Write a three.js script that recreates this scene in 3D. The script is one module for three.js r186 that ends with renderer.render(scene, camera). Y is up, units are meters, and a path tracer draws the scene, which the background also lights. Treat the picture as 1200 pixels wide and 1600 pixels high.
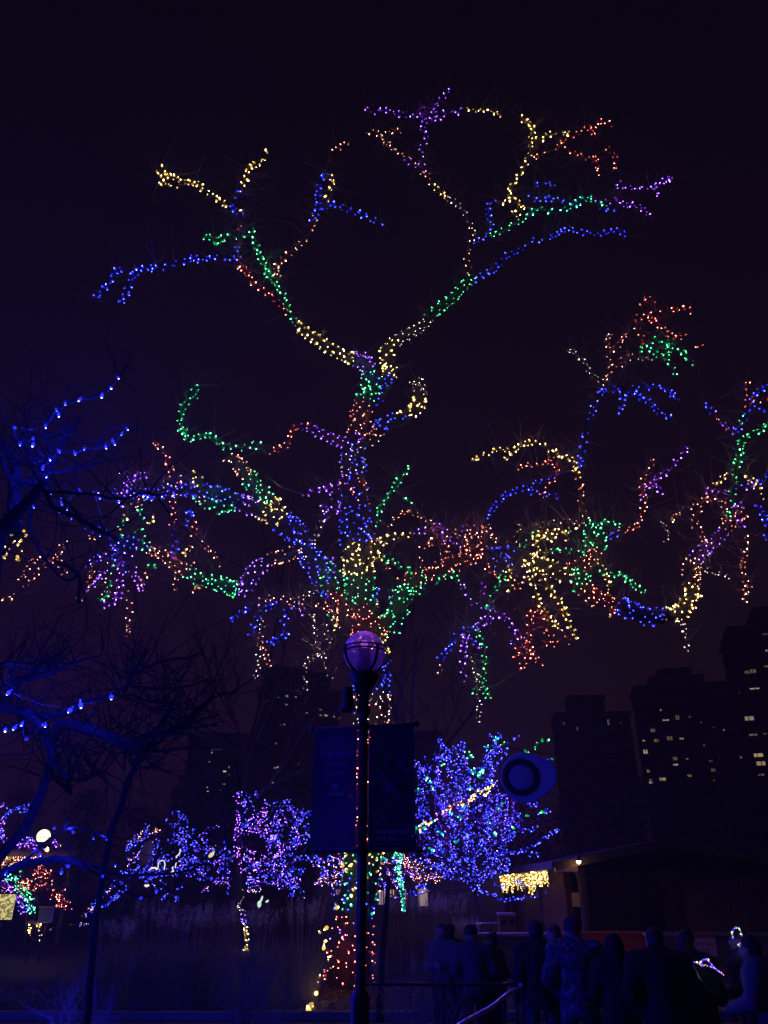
import * as THREE from 'three';
import { mergeGeometries, mergeVertices } from 'three/addons/utils/BufferGeometryUtils.js';
import { RoundedBoxGeometry } from 'three/addons/geometries/RoundedBoxGeometry.js';

// ---------------------------------------------------------------- camera, sky, sun, exposure
const EYE = 2.1, PITCH = 26.8 * Math.PI / 180, F = 1164;          // metres, radians, focal length in pixels of a 1200 x 1600 frame
const camera = new THREE.PerspectiveCamera(2 * Math.atan(800 / F) * 180 / Math.PI, 0.75, 0.05, 4000);
camera.position.set(0, EYE, 0);
camera.rotation.x = PITCH;
camera.updateMatrixWorld();
const scene = new THREE.Scene();
const renderer = new THREE.WebGLRenderer({ antialias: true });
renderer.toneMapping = THREE.LinearToneMapping;
renderer.toneMappingExposure = 1;
renderer.shadowMap.enabled = true;
{ // night sky over a city: nearly black overhead, dull purple-brown sky glow lower down
  const W = 256, H = 128, data = new Float32Array(W * H * 4);
  const top = [0.0021, 0.0011, 0.0030], mid = [0.0050, 0.0019, 0.0056], lowL = [0.0125, 0.0030, 0.0128], lowR = [0.0105, 0.0046, 0.0062];
  for (let j = 0; j < H; j++) for (let i = 0; i < W; i++) {
    const el = ((j + 0.5) / H - 0.5) * 180, az = ((i + 0.5) / W - 0.5) * 2 * Math.PI, x = Math.cos(az), k = (j * W + i) * 4;
    const side = 0.5 + 0.5 * Math.tanh(x * 2.2);
    const a = THREE.MathUtils.smoothstep(el, 3, 30), b = THREE.MathUtils.smoothstep(el, 24, 62);
    for (let c = 0; c < 3; c++) {
      const low = lowL[c] + (lowR[c] - lowL[c]) * side;
      data[k + c] = THREE.MathUtils.lerp(THREE.MathUtils.lerp(low, mid[c], a), top[c], b);
    }
    data[k + 3] = 1;
  }
  const t = new THREE.DataTexture(data, W, H, THREE.RGBAFormat, THREE.FloatType);
  t.mapping = THREE.EquirectangularReflectionMapping; t.magFilter = THREE.LinearFilter; t.needsUpdate = true;
  scene.background = t; scene.environment = t;
}
const moon = new THREE.DirectionalLight(0x9aa4d8, 0.006);          // the faint overcast night light
moon.position.set(-30, 60, 25); moon.shadow.radius = 30; moon.castShadow = true;
Object.assign(moon.shadow.camera, { left: -40, right: 40, top: 40, bottom: -40, near: 1, far: 200 });
scene.add(moon, moon.target);
scene.fog = new THREE.FogExp2(0xb8aca4, 0.0021);

// ---------------------------------------------------------------- helpers
const rng = (seed) => () => { seed = (seed + 0x6d2b79f5) | 0; let t = Math.imul(seed ^ (seed >>> 15), 1 | seed); t = (t + Math.imul(t ^ (t >>> 7), 61 | t)) ^ t; return ((t ^ (t >>> 14)) >>> 0) / 4294967296; };
const V = (x, y, z) => new THREE.Vector3(x, y, z);
const CP = Math.cos(PITCH), SP = Math.sin(PITCH);
const axial = (y, D) => D / (CP - (800 - y) / F * SP);             // depth along the lens axis of what stands D metres in front at picture height y
function at(x, y, D) { const t = axial(y, D), X = (x - 600) / F, Y = (800 - y) / F; return V(X * t, EYE + (Y * CP + SP) * t, -D); }
const mpp = (y, D) => axial(y, D) / F;                              // metres per pixel there
const used = new Map();
function numbered(name) { const n = used.get(name) ?? 0; used.set(name, n + 1); return n ? `${name}_${String(n).padStart(3, '0')}` : name; }
function tag(o, label, category, group, kind) {
  if (label) o.userData.label = label;
  if (category) o.userData.category = category;
  if (group) o.userData.group = group;
  if (kind) o.userData.kind = kind;
  return o;
}
function thing(name, label, category, pos = V(0, 0, 0), turn = 0, group) {
  const o = new THREE.Group(); o.name = numbered(name); o.position.copy(pos); o.rotation.y = turn; scene.add(o);
  return tag(o, label, category, group);
}
function part(name, geo, mat, parent, kind) {
  const o = new THREE.Mesh(Array.isArray(geo) ? merge(geo) : geo, mat); o.name = name; parent.add(o);
  if (kind) o.userData.kind = kind;
  return o;
}
function structure(name, geo, mat, parent = scene) { const o = part(name, geo, mat, parent); o.userData.kind = 'structure'; return o; }
function merge(list) {
  list = list.map((g) => { g = g.index ? g.toNonIndexed() : g; for (const k of Object.keys(g.attributes)) if (!['position', 'normal', 'uv'].includes(k)) g.deleteAttribute(k); if (!g.attributes.uv) g.setAttribute('uv', new THREE.BufferAttribute(new Float32Array(g.attributes.position.count * 2), 2)); return g; });
  return mergeGeometries(list);
}
const box = (w, h, d, x = 0, y = 0, z = 0, r = 0) => (r ? new RoundedBoxGeometry(w, h, d, 2, r) : new THREE.BoxGeometry(w, h, d)).translate(x, y, z);
const cyl = (r0, r1, h, n, x = 0, y = 0, z = 0) => new THREE.CylinderGeometry(r0, r1, h, n).translate(x, y, z);
function tube(pts, radii, sides = 6, cap = true) {                  // a tapering tube along points; uv in metres
  const n = pts.length, pos = [], nor = [], uv = [], idx = [];
  let nrm = V(0.31, 0.17, 0.93), len = 0; const t = V(), b = V(), c = V();
  for (let i = 0; i < n; i++) {
    t.subVectors(pts[Math.min(n - 1, i + 1)], pts[Math.max(0, i - 1)]).normalize();
    nrm.addScaledVector(t, -nrm.dot(t)); if (nrm.lengthSq() < 1e-6) nrm.set(t.y, -t.x, 0.01).addScaledVector(t, -(t.y * t.x - t.x * t.y)); nrm.normalize();
    b.crossVectors(t, nrm);
    if (i) len += pts[i].distanceTo(pts[i - 1]);
    const r = Array.isArray(radii) ? radii[i] : radii;
    for (let k = 0; k <= sides; k++) {
      const a = k / sides * 2 * Math.PI; c.copy(nrm).multiplyScalar(Math.cos(a)).addScaledVector(b, Math.sin(a));
      pos.push(pts[i].x + c.x * r, pts[i].y + c.y * r, pts[i].z + c.z * r); nor.push(c.x, c.y, c.z); uv.push(k / sides * 2 * Math.PI * Math.max(r, 0.05), len);
    }
  }
  const w = sides + 1;
  for (let i = 0; i < n - 1; i++) for (let k = 0; k < sides; k++) { const a = i * w + k; idx.push(a, a + 1, a + w, a + 1, a + w + 1, a + w); }
  if (cap) for (const i of [0, n - 1]) { const at0 = pos.length / 3; pos.push(pts[i].x, pts[i].y, pts[i].z); const d = i ? 1 : -1; t.subVectors(pts[i], pts[i ? i - 1 : 1]).normalize(); nor.push(t.x, t.y, t.z); uv.push(0, 0); for (let k = 0; k < sides; k++) d > 0 ? idx.push(at0, i * w + k, i * w + k + 1) : idx.push(at0, i * w + k + 1, i * w + k); }
  const g = new THREE.BufferGeometry();
  g.setAttribute('position', new THREE.Float32BufferAttribute(pos, 3)); g.setAttribute('normal', new THREE.Float32BufferAttribute(nor, 3)); g.setAttribute('uv', new THREE.Float32BufferAttribute(uv, 2)); g.setIndex(idx);
  return g;
}
function spline(pts, step) { // resample a smooth curve through points [Vector3 with .r], keeping radii
  if (pts.length < 2) return pts;
  const c = new THREE.CatmullRomCurve3(pts, false, 'centripetal'), n = Math.max(pts.length, Math.ceil(c.getLength() / step) + 1), out = [];
  for (let i = 0; i < n; i++) { const u = i / (n - 1), p = c.getPoint(u), s = u * (pts.length - 1), k = Math.min(pts.length - 2, Math.floor(s)); p.r = pts[k].r + (pts[k + 1].r - pts[k].r) * (s - k); out.push(p); }
  return out;
}
const hash = (x, y, z) => { const s = Math.sin(x * 127.1 + y * 311.7 + z * 74.7) * 43758.5453; return s - Math.floor(s); };
function noise3(x, y, z) {
  const X = Math.floor(x), Y = Math.floor(y), Z = Math.floor(z), s = (t) => t * t * (3 - 2 * t), u = s(x - X), v = s(y - Y), w = s(z - Z), L = THREE.MathUtils.lerp;
  return L(L(L(hash(X, Y, Z), hash(X + 1, Y, Z), u), L(hash(X, Y + 1, Z), hash(X + 1, Y + 1, Z), u), v), L(L(hash(X, Y, Z + 1), hash(X + 1, Y, Z + 1), u), L(hash(X, Y + 1, Z + 1), hash(X + 1, Y + 1, Z + 1), u), v), w);
}
function texture(size, fn, srgb = true) { // tiling grey or colour texture from fn(u, v) -> [r, g, b] 0..1 (sRGB when srgb)
  const d = new Uint8Array(size * size * 4);
  for (let j = 0; j < size; j++) for (let i = 0; i < size; i++) { const c = fn(i / size, j / size), k = (j * size + i) * 4; for (let q = 0; q < 3; q++) d[k + q] = Math.max(0, Math.min(255, (c[q] ?? c) * 255)); d[k + 3] = 255; }
  const t = new THREE.DataTexture(d, size, size); t.wrapS = t.wrapT = THREE.RepeatWrapping; t.magFilter = THREE.LinearFilter; if (srgb) t.colorSpace = THREE.SRGBColorSpace; t.needsUpdate = true; return t;
}
const tile = (u, v, n, s, z = 0) => { // tiling value noise
  const x = u * n, y = v * n, X = Math.floor(x), Y = Math.floor(y), q = (t) => t * t * (3 - 2 * t), h = (a, b) => hash((a % n + n) % n + s, (b % n + n) % n, z), L = THREE.MathUtils.lerp;
  return L(L(h(X, Y), h(X + 1, Y), q(x - X)), L(h(X, Y + 1), h(X + 1, Y + 1), q(x - X)), q(y - Y));
};
const fbm = (u, v, n, s) => (tile(u, v, n, s) * 8 + tile(u, v, n * 2, s + 9) * 4 + tile(u, v, n * 4, s + 17) * 2 + tile(u, v, n * 8, s + 31)) / 15;
const lin = (r, g, b) => new THREE.Color().setRGB(r, g, b);
const std = (r, g, b, roughness = 0.9, more = {}) => new THREE.MeshStandardMaterial({ color: lin(r, g, b), roughness, side: THREE.DoubleSide, ...more });
const barkMap = texture(256, (u, v) => { const a = fbm(u + 0.05 * fbm(u, v, 4, 3), v, 8, 1), g = Math.pow(Math.abs(Math.sin((u * 7 + a * 1.2) * Math.PI * 2)), 0.6); return 0.45 + 0.35 * g * a + 0.2 * fbm(u, v, 16, 5); });
const barkBump = texture(256, (u, v) => { const a = fbm(u + 0.05 * fbm(u, v, 4, 3), v, 8, 1); return Math.pow(Math.abs(Math.sin((u * 7 + a * 1.2) * Math.PI * 2)), 0.6) * 0.8 + 0.2 * fbm(u, v, 16, 5); }, false);
const grain = texture(256, (u, v) => 0.6 + 0.4 * fbm(u, v, 8, 40));
const grainBump = texture(256, (u, v) => fbm(u, v, 16, 44), false);
const M = {
  bark: std(0.10, 0.085, 0.075, 0.95, { map: barkMap, bumpMap: barkBump, bumpScale: 0.02 }),
  darkBark: std(0.06, 0.05, 0.045, 0.95, { map: barkMap, bumpMap: barkBump, bumpScale: 0.015 }),
  paleBark: new THREE.MeshPhysicalMaterial({ color: lin(0.026, 0.026, 0.028), roughness: 0.95, specularIntensity: 0.1, side: THREE.DoubleSide, map: barkMap, bumpMap: barkBump, bumpScale: 0.02 }),
  twig: std(0.20, 0.165, 0.14, 0.95),
  wire: std(0.012, 0.02, 0.014, 0.6),
  bulb: new THREE.MeshBasicMaterial({ vertexColors: true }),
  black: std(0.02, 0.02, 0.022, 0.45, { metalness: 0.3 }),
  iron: std(0.035, 0.035, 0.04, 0.42, { metalness: 0.6 }),
  steel: std(0.55, 0.55, 0.58, 0.22, { metalness: 1 }),
};
M.bulb.name = 'bulb_glow';

// ---------------------------------------------------------------- string lights
// glow colours (linear radiance), the colour's word, and the bulb's radius in metres
const GLOW = { // hot tip, then the tinted cap it shines through, the colour's word, the cap's radius
  B: [1.0, 1.3, 16, 'blue', 0.028, [0.012, 0.020, 1.25]], P: [6.0, 2.4, 14, 'purple', 0.027, [0.22, 0.03, 1.0]], G: [1.8, 12, 4.6, 'green', 0.029, [0.004, 0.46, 0.10]], R: [15, 4.6, 3.0, 'red', 0.024, [0.60, 0.022, 0.012]],
  O: [15, 8.0, 5.0, 'orange', 0.0215, [0.75, 0.14, 0.07]], Y: [18, 14, 5.4, 'warm yellow', 0.031, [1.0, 0.58, 0.09]], W: [11, 8.2, 6.8, 'small white', 0.0175, [0.40, 0.26, 0.22]], T: [2.2, 12, 11, 'teal', 0.034, [0.004, 0.45, 0.42]],
};
const ball = mergeVertices((() => { const g = new THREE.IcosahedronGeometry(1, 0); g.deleteAttribute('normal'); g.deleteAttribute('uv'); return g; })());
const octa = mergeVertices((() => { const g = new THREE.OctahedronGeometry(1, 0); g.deleteAttribute('normal'); g.deleteAttribute('uv'); return g; })());
// a bulb is a coloured cap with a small bright tip at its end, which shines mostly the way it points
const bulbShape = (() => { const out = { pos: [], idx: [], tip: [] }; const add = (g, r, y, tip) => { const p = g.attributes.position.array, n = out.pos.length / 3; for (let k = 0; k < p.length; k += 3) out.pos.push(p[k] * r, p[k + 1] * r * 1.25 + y, p[k + 2] * r), out.tip.push(tip); for (const i of g.index.array) out.idx.push(i + n); }; add(ball, 1, 0, 0); add(octa, 0.62, 0.75, 1); return out; })();
function bulbGeometry(list) { // list of { p, r, c: tip colour, k: cap colour, d: where it points }
  const bp = bulbShape.pos, bi = bulbShape.idx, nv = bp.length / 3, pos = new Float32Array(list.length * bp.length), col = new Float32Array(list.length * bp.length), idx = new Uint32Array(list.length * bi.length);
  const q = new THREE.Quaternion(), v = V(), up = V(0, 1, 0);
  list.forEach((b, n) => {
    q.setFromUnitVectors(up, b.d);
    for (let k = 0; k < nv; k++) { v.set(bp[k * 3], bp[k * 3 + 1], bp[k * 3 + 2]).applyQuaternion(q).multiplyScalar(b.r).add(b.p).toArray(pos, (n * nv + k) * 3); col.set(bulbShape.tip[k] ? b.c : b.k, (n * nv + k) * 3); }
    for (let k = 0; k < bi.length; k++) idx[n * bi.length + k] = bi[k] + n * nv;
  });
  const g = new THREE.BufferGeometry();
  g.setAttribute('position', new THREE.BufferAttribute(pos, 3)); g.setAttribute('color', new THREE.BufferAttribute(col, 3)); g.setIndex(new THREE.BufferAttribute(idx, 1)); g.computeVertexNormals();
  return g;
}
let nBulbs = 0, nLamps = 0;
const lampScale = 1;
function lamp(pos, color, intensity, parent, radius = 1) { const l = new THREE.PointLight(color, intensity); l.name = 'glow'; l.position.copy(pos); l.shadow.radius = radius; l.castShadow = true; parent.add(l); nLamps++; return l; }
// one string: bulbs (and the wire that joins those that neighbour each other)
function lightString(label, group, key, bulbs, opt = {}) {
  if (!bulbs.length) return;
  nBulbs += bulbs.length;
  const o = thing('light_string', label, 'string lights', bulbs[0].p, 0, group), off = bulbs[0].p.clone();
  const R = rng(bulbs.length * 77 + Math.round(off.x * 100)), g = GLOW[key];
  const list = bulbs.map((b) => { const f = (opt.bright ?? 1) * (0.12 + 1.35 * Math.pow(R(), 1.7)); return { p: b.p.clone().sub(off), r: (b.size ?? 1) * g[4] * (0.7 + 0.6 * R()), d: V(R() - 0.5, R() - 0.5, R() - 0.5).addScaledVector(b.out ?? V(0, 0, 0.1), 0.55).normalize(), c: [g[0] * f * 2.2, g[1] * f * 2.2, g[2] * f * 2.2], k: g[5].map((x) => 1.6 * x * Math.pow(f, 0.7)) }; });
  part('bulbs', bulbGeometry(list), M.bulb, o, 'stuff');
  if (!opt.noWire) {
    const wires = []; let run = [];
    const flush = () => { if (run.length > 1) wires.push(tube(run, 0.004, 3, false)); run = []; };
    bulbs.forEach((b, i) => { if (i && (b.start || b.p.distanceTo(bulbs[i - 1].p) > 1.2)) flush(); run.push(b.w ? b.w.clone().sub(off) : list[i].p); });
    flush();
    if (wires.length) part('wire', wires, M.wire, o);
  }
  if (opt.lamp !== 0) {
    const mid = list.reduce((a, b) => a.add(b.p), V()).divideScalar(list.length), near = list.reduce((a, b) => (b.p.distanceTo(mid) < a.p.distanceTo(mid) ? b : a)), l = near.p.clone(); l.z += opt.lampOut ?? 0.6; l.y += 0.05;
    lamp(l, new THREE.Color().setRGB(...g[5]).multiplyScalar(1 / Math.max(...g[5])), (opt.lamp ?? 1) * 0.006 * Math.min(60, list.length), o);
  }
  return o;
}
// ---------------------------------------------------------------- ground, paths, planting
const leafNoise = texture(512, (u, v) => { const a = fbm(u, v, 16, 60), b = fbm(u, v, 64, 61); return [0.30 + 0.35 * a * b, 0.26 + 0.30 * a * b, 0.20 + 0.22 * a * b]; });
const paveMap = texture(512, (u, v) => 0.62 + 0.2 * fbm(u, v, 8, 70) + 0.18 * fbm(u, v, 64, 71));
leafNoise.repeat.set(0.5, 0.5); paveMap.repeat.set(0.4, 0.4);
const flat = (pts, y) => { const s = new THREE.Shape(pts.map(([x, z]) => new THREE.Vector2(x, -z))), g = new THREE.ShapeGeometry(s).rotateX(-Math.PI / 2).translate(0, y, 0); return g; };
structure('ground', flat([[-500, 40], [500, 40], [500, -700], [-500, -700]], -0.012), std(0.07, 0.066, 0.06, 0.95, { map: leafNoise, bumpMap: grainBump, bumpScale: 0.01 }), scene);
structure('path', flat([[-14, -10.9], [1.9, -10.9], [2.6, -8.6], [1.4, -5.2], [1.1, 20], [60, 20], [60, -23.8], [-14, -20.5]], -0.004), std(0.16, 0.155, 0.15, 0.85, { map: paveMap, bumpMap: grainBump, bumpScale: 0.004 }), scene);
structure('planting_bed', flat([[-14, -16.0], [6.2, -16.0], [6.2, -22.4], [-14, -22.4]], 0.02), std(0.05, 0.04, 0.032, 0.97, { map: leafNoise, bumpMap: grainBump, bumpScale: 0.03 }), scene);
structure('path_kerb', [box(20.2, 0.14, 0.16, -3.9, 0.07, -15.92, 0.02), box(0.16, 0.14, 6.5, 6.28, 0.07, -19.2, 0.02), box(15.6, 0.14, 0.16, -6.2, 0.07, -10.82, 0.02)], std(0.28, 0.27, 0.26, 0.9, { map: grain }), scene);
structure('patio_paving', flat([[5.4, -24.5], [14, -24.5], [14, -30], [5.4, -30]], 0.004), std(0.30, 0.12, 0.08, 0.8, { map: paveMap, bumpMap: grainBump, bumpScale: 0.004 }), scene);
{ // leaf litter and short ground cover in the bed round the lamp post
  const R = rng(5), g = new THREE.BufferGeometry(); g.setAttribute('position', new THREE.Float32BufferAttribute([-0.5, 0, 0, 0, 0.12, 0.35, 0.5, 0, 0, 0, 0.1, -0.3], 3)); g.setIndex([0, 1, 2, 0, 2, 3]); g.computeVertexNormals();
  const n = 9000, im = new THREE.InstancedMesh(g, std(0.22, 0.16, 0.10, 0.95), n), m = new THREE.Matrix4(), q = new THREE.Quaternion(), e = new THREE.Euler(), c = new THREE.Color();
  for (let i = 0; i < n; i++) {
    const z = -4.5 - 17 * Math.pow(R(), 1.2), x = -9 + R() * 10.4, s = 0.05 + 0.06 * R();
    e.set((R() - 0.5) * 1.4, R() * 6.28, (R() - 0.5) * 1.4); m.compose(V(z < -10.8 && z > -16 ? x - 1 : x, 0.03 + R() * 0.05, z > -10.8 || z < -16 ? z : -10 - R() * 0.7), q.setFromEuler(e), V(s, s, s)); im.setMatrixAt(i, m);
    im.setColorAt(i, c.setRGB(0.5 + R() * 0.7, 0.5 + R() * 0.55, 0.45 + R() * 0.4));
  }
  im.name = 'leaf_litter'; scene.add(im); tag(im, 'brown leaf litter covering the beds round the tree and the lamp post', 'leaves', null, 'stuff');
}

// ---------------------------------------------------------------- far high-rises
const ray = new THREE.Raycaster();
function hit(mesh, x, y) { ray.set(camera.position, at(x, y, 1).sub(camera.position).normalize()); return ray.intersectObject(mesh, false)[0]; }
const facadeMap = texture(256, (u, v) => { const f = Math.abs((v * 8) % 1 - 0.5) > 0.36 ? 1 : 0.55, w = Math.abs((u * 8) % 1 - 0.5) > 0.3 ? 1 : 0.7; return 0.55 * f * w + 0.2 * fbm(u, v, 8, 80); });
facadeMap.repeat.set(0.04, 0.042);
const facade = std(0.11, 0.10, 0.10, 0.9, { map: facadeMap });
const slabMat = std(0.10, 0.095, 0.095, 0.9), frameMat = std(0.05, 0.05, 0.05, 0.6);
const paneTone = {};
function paneMat(tone) { const k = tone.join(); return paneTone[k] ??= Object.assign(new THREE.MeshStandardMaterial({ color: 0x000000, emissive: lin(...tone), emissiveIntensity: 1, roughness: 0.3 }), { name: 'window_glow' }); }
function tower(label, xc, D, yaw, blocks, wins) {
  const base = at(xc, blocks[0][2], D); base.y = 0;
  const o = thing('apartment_tower', label, 'apartment building', base, yaw);
  const geos = [], slabs = [];
  for (const [w, d, top, dx, dzz] of blocks) {
    const h = at(xc, top, D).y; geos.push(box(w, h, d, dx, h / 2, dzz));
    for (let y = 3.2; y < h - 1; y += 3.2) slabs.push(box(w + 0.5, 0.25, d + 0.5, dx, y, dzz));
    slabs.push(box(w + 0.7, 0.9, d + 0.7, dx, h + 0.2, dzz));
  }
  for (const g of geos) { const p = g.attributes.position, nn = g.attributes.normal, uv = g.attributes.uv; for (let i = 0; i < p.count; i++) uv.setXY(i, Math.abs(nn.getX(i)) > 0.5 ? p.getZ(i) : p.getX(i), p.getY(i)); }
  const wall = part('wall', geos, facade, o);
  part('floor_slabs', slabs, slabMat, o, 'stuff');
  o.updateMatrixWorld(true);
  const R = rng(Math.round(xc));
  for (const [x, y, w, h, tone = 1] of wins) {
    const f = hit(wall, x, y); if (!f) continue;
    const n = f.face.normal.clone(), p = o.worldToLocal(f.point.clone()).addScaledVector(n, 0.36), m = mpp(y, D), W = w * m * 0.74, H = h * m * 0.78;
    const turn = Math.atan2(n.x, n.z), fr = part('window', [box(W + 0.35, 0.18, 0.2, 0, H / 2 + 0.09), box(W + 0.35, 0.18, 0.2, 0, -H / 2 - 0.09), box(0.18, H, 0.2, W / 2 + 0.09), box(0.18, H, 0.2, -W / 2 - 0.09), box(0.12, H, 0.14, W * (R() - 0.5) * 0.4)], frameMat, o);
    fr.position.copy(p); fr.rotation.y = turn;
    const c = [[1.0, 0.74, 0.42], [1.0, 0.86, 0.62], [0.9, 0.6, 0.32], [0.85, 0.95, 0.9]][Math.floor(R() * 3.2)], b = (0.1 + 0.55 * R()) * tone * (xc < 700 ? 2 : 1);
    const q = Math.round(b * 8) / 8 || 0.1, cut = 0.3 + 0.7 * R();
    const s = R() < 0.5 ? 1 : -1;
    part('pane', box(W, H * cut, 0.05, 0, H * (1 - cut) / 2 * s), paneMat(c.map((k) => k * q)), fr);
    if (cut < 0.95) part('blind', box(W, H * (1 - cut), 0.05, 0, -s * H * cut / 2), frameMat, fr);
  }
  return o;
}
const wz = (ox, oy, s, list) => list.map(([x, y, w = 14, h = 18, tone = 1]) => [ox + x / s, oy + y / s, w / s, h / s, tone]);
tower('stepped high-rise with scattered lit windows left of the lamp post', 468, 160, 0.61, [[15.36, 8.32, 1082, 0.00, 0.00], [12.80, 6.40, 1056, -0.64, -0.32]],
  wz(390, 1040, 6.959, [[338, 240, 10, 30, 0.6], [262, 368, 22, 22], [300, 350, 22, 16], [395, 335, 36, 30], [390, 430, 34, 22, 0.7], [512, 268, 14, 26], [490, 348, 24, 20], [480, 495, 12, 26], [610, 515, 34, 22], [760, 485, 38, 22, 0.5], [760, 540, 42, 24, 0.6], [820, 548, 48, 26], [910, 565, 20, 36, 1.4], [935, 568, 10, 34], [955, 570, 14, 34], [978, 576, 14, 34], [325, 648, 20, 14, 1.3], [368, 640, 26, 28, 1.5], [360, 750, 12, 12, 0.6], [375, 905, 14, 22], [412, 905, 24, 28, 0.7], [275, 850, 26, 18, 0.4], [235, 908, 20, 18, 0.4], [160, 990, 12, 26], [150, 1130, 26, 22], [185, 1128, 20, 28], [262, 1115, 24, 20], [292, 1105, 28, 28, 1.4], [340, 1103, 22, 26, 0.6], [245, 1280, 36, 26, 0.6], [515, 1070, 40, 20, 0.6], [590, 1345, 14, 26], [585, 968, 30, 14, 0.5], [545, 560, 40, 16, 0.3], [600, 370, 40, 18, 0.25], [545, 310, 40, 12, 0.5]]));
tower('lower dark block with a few small lit windows farthest left', 352, 190, 0.25, [[17.28, 8.96, 1160, 0.00, 0.00], [12.80, 6.40, 1152, 1.28, -0.64]],
  wz(0, 1000, 3.158, [[1045, 543, 12, 6], [1062, 543, 14, 6], [1080, 543, 9, 6], [1045, 560, 10, 12, 1.2], [1115, 568, 5, 6], [1033, 602, 6, 7], [1130, 630, 7, 16], [1108, 648, 18, 12, 1.4], [1130, 668, 9, 9, 0.7], [1160, 650, 10, 8, 0.5], [1022, 725, 8, 14], [1025, 748, 10, 6, 1.2], [1055, 750, 12, 6], [1090, 752, 9, 6], [1105, 710, 16, 8, 0.6], [1090, 740, 12, 8, 0.4], [1020, 812, 14, 5, 0.6]]));
tower('small dark block seen past the right banner', 662, 180, -0.15, [[8.00, 6.40, 1150, 0.00, 0.00]], wz(0, 0, 1, [[644, 1198, 2.5, 6, 0.6], [651, 1198, 3, 7, 0.6], [672, 1188, 3, 3, 0.25]]));
tower('nearly unlit high-rise with a square penthouse right of the blue tree', 921, 165, -0.12, [[15.36, 8.96, 1124, 0.00, 0.00], [7.36, 6.40, 1096, -0.64, 0.00]],
  wz(850, 940, 3.4286, [[343, 648, 9, 38, 0.8], [412, 655, 12, 14, 0.35], [178, 685, 10, 26, 0.25], [105, 655, 14, 14, 0.15], [262, 780, 8, 8, 0.7]]));
tower('high-rise with a stepped gable crown and many lit windows at right', 1056, 150, -0.22, [[17.00, 9.60, 1082, 0.32, 0.00], [9.60, 7.68, 1068, 0.00, 0.00], [5.76, 5.76, 1055, 0.00, 0.00], [3.84, 8.96, 1095, 8.96, 0.64]],
  wz(850, 940, 3.4286, [[625, 582, 12, 16], [650, 630, 42, 26], [713, 622, 24, 32], [582, 692, 28, 22, 0.3], [535, 750, 16, 16], [600, 745, 30, 24, 0.5], [672, 735, 36, 28, 0.6], [735, 730, 26, 24, 0.6], [543, 808, 28, 30], [700, 840, 28, 28, 0.6], [705, 885, 32, 34, 0.8], [765, 840, 14, 16], [558, 910, 16, 18], [570, 963, 24, 32, 1.2], [635, 955, 40, 24], [778, 938, 28, 22], [858, 758, 22, 40, 0.5], [840, 650, 8, 8], [905, 675, 10, 12], [960, 688, 10, 14], [780, 625, 12, 24, 0.3]]));
tower('tallest dark high-rise with warm lit windows at the right edge', 1228, 122, -0.3, [[19.20, 12.80, 995, 0.00, 0.00], [14.08, 10.24, 966, 2.30, 0.00]],
  wz(850, 940, 3.4286, [[1180, 172, 36, 24], [1193, 268, 18, 16], [1190, 355, 26, 24, 0.4], [1085, 382, 30, 20, 0.3], [1118, 375, 36, 28, 0.4], [1058, 484, 46, 24], [1127, 473, 62, 18], [1098, 627, 58, 30, 1.2], [1120, 722, 52, 28, 0.6], [1183, 715, 22, 18, 0.2], [1147, 825, 58, 22], [1160, 868, 56, 28, 0.8], [1160, 925, 40, 22, 0.25]]));
tower('long low block between the two right high-rises', 1160, 145, -0.25, [[14.08, 10.24, 1162, 0.00, 0.00]], wz(850, 940, 3.4286, [[1052, 833, 14, 22, 0.8], [938, 835, 10, 14, 0.25], [915, 965, 30, 24, 0.25], [890, 850, 26, 24, 0.2], [905, 905, 26, 20, 0.15], [805, 1048, 14, 8, 0.4], [1175, 1057, 8, 10, 0.5]]));

// ---------------------------------------------------------------- unlit trees
function branchTree(R, base, dir, len, r, level, out, opt) { // recursive wood: out.wood thick pieces, out.twigs thin ones
  const pts = [base.clone()], rad = [r], d = dir.clone(), p = base.clone(), n = 4;
  for (let i = 0; i < n; i++) { d.add(V(R() - 0.5, R() - 0.5 + (opt.up ?? 0.12), R() - 0.5).multiplyScalar(opt.bend ?? 0.35)).normalize(); p.addScaledVector(d, len / n); pts.push(p.clone()); rad.push(r * (1 - 0.55 * (i + 1) / n)); }
  (level > opt.thick ? out.twigs : out.wood).push(tube(pts, rad, level > 1 ? (level > 2 ? 3 : 4) : 7, false));
  if (level >= opt.levels) return;
  const kids = level === 0 ? opt.first ?? 5 : 3 + (R() < 0.5 ? 1 : 0);
  for (let k = 0; k < kids; k++) {
    const i = level === 0 ? 2 + Math.floor(R() * 3) : 1 + Math.floor(R() * 4), side = V(R() - 0.5, R() * 0.7 - 0.05, R() - 0.5).normalize();
    branchTree(R, pts[i], d.clone().multiplyScalar(0.55).addScaledVector(side, opt.spread ?? 0.9).normalize(), len * (0.55 + 0.25 * R()), rad[i] * 0.62, level + 1, out, opt);
  }
}
function bareTree(label, x, D, height, seed, mat, opt = {}) {
  const b = at(x, 1388, D); b.y = 0;
  const o = thing('bare_tree', label, 'tree', b), out = { wood: [], twigs: [] };
  branchTree(rng(seed), V(0, -0.1, 0), V((opt.lean ?? 0), 1, 0).normalize(), height * 0.36, height * (opt.stout ?? 0.014), 0, out, { levels: 5, thick: 2, ...opt });
  part('trunk', out.wood.shift(), mat, o); part('branches', out.wood, mat, o, 'stuff'); part('twigs', out.twigs, mat, o, 'stuff');
  return o;
}
bareTree('tall dark bare tree standing behind the left limbs of the lit tree', 372, 34, 27, 21, M.darkBark, { first: 6, stout: 0.009 });
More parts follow.
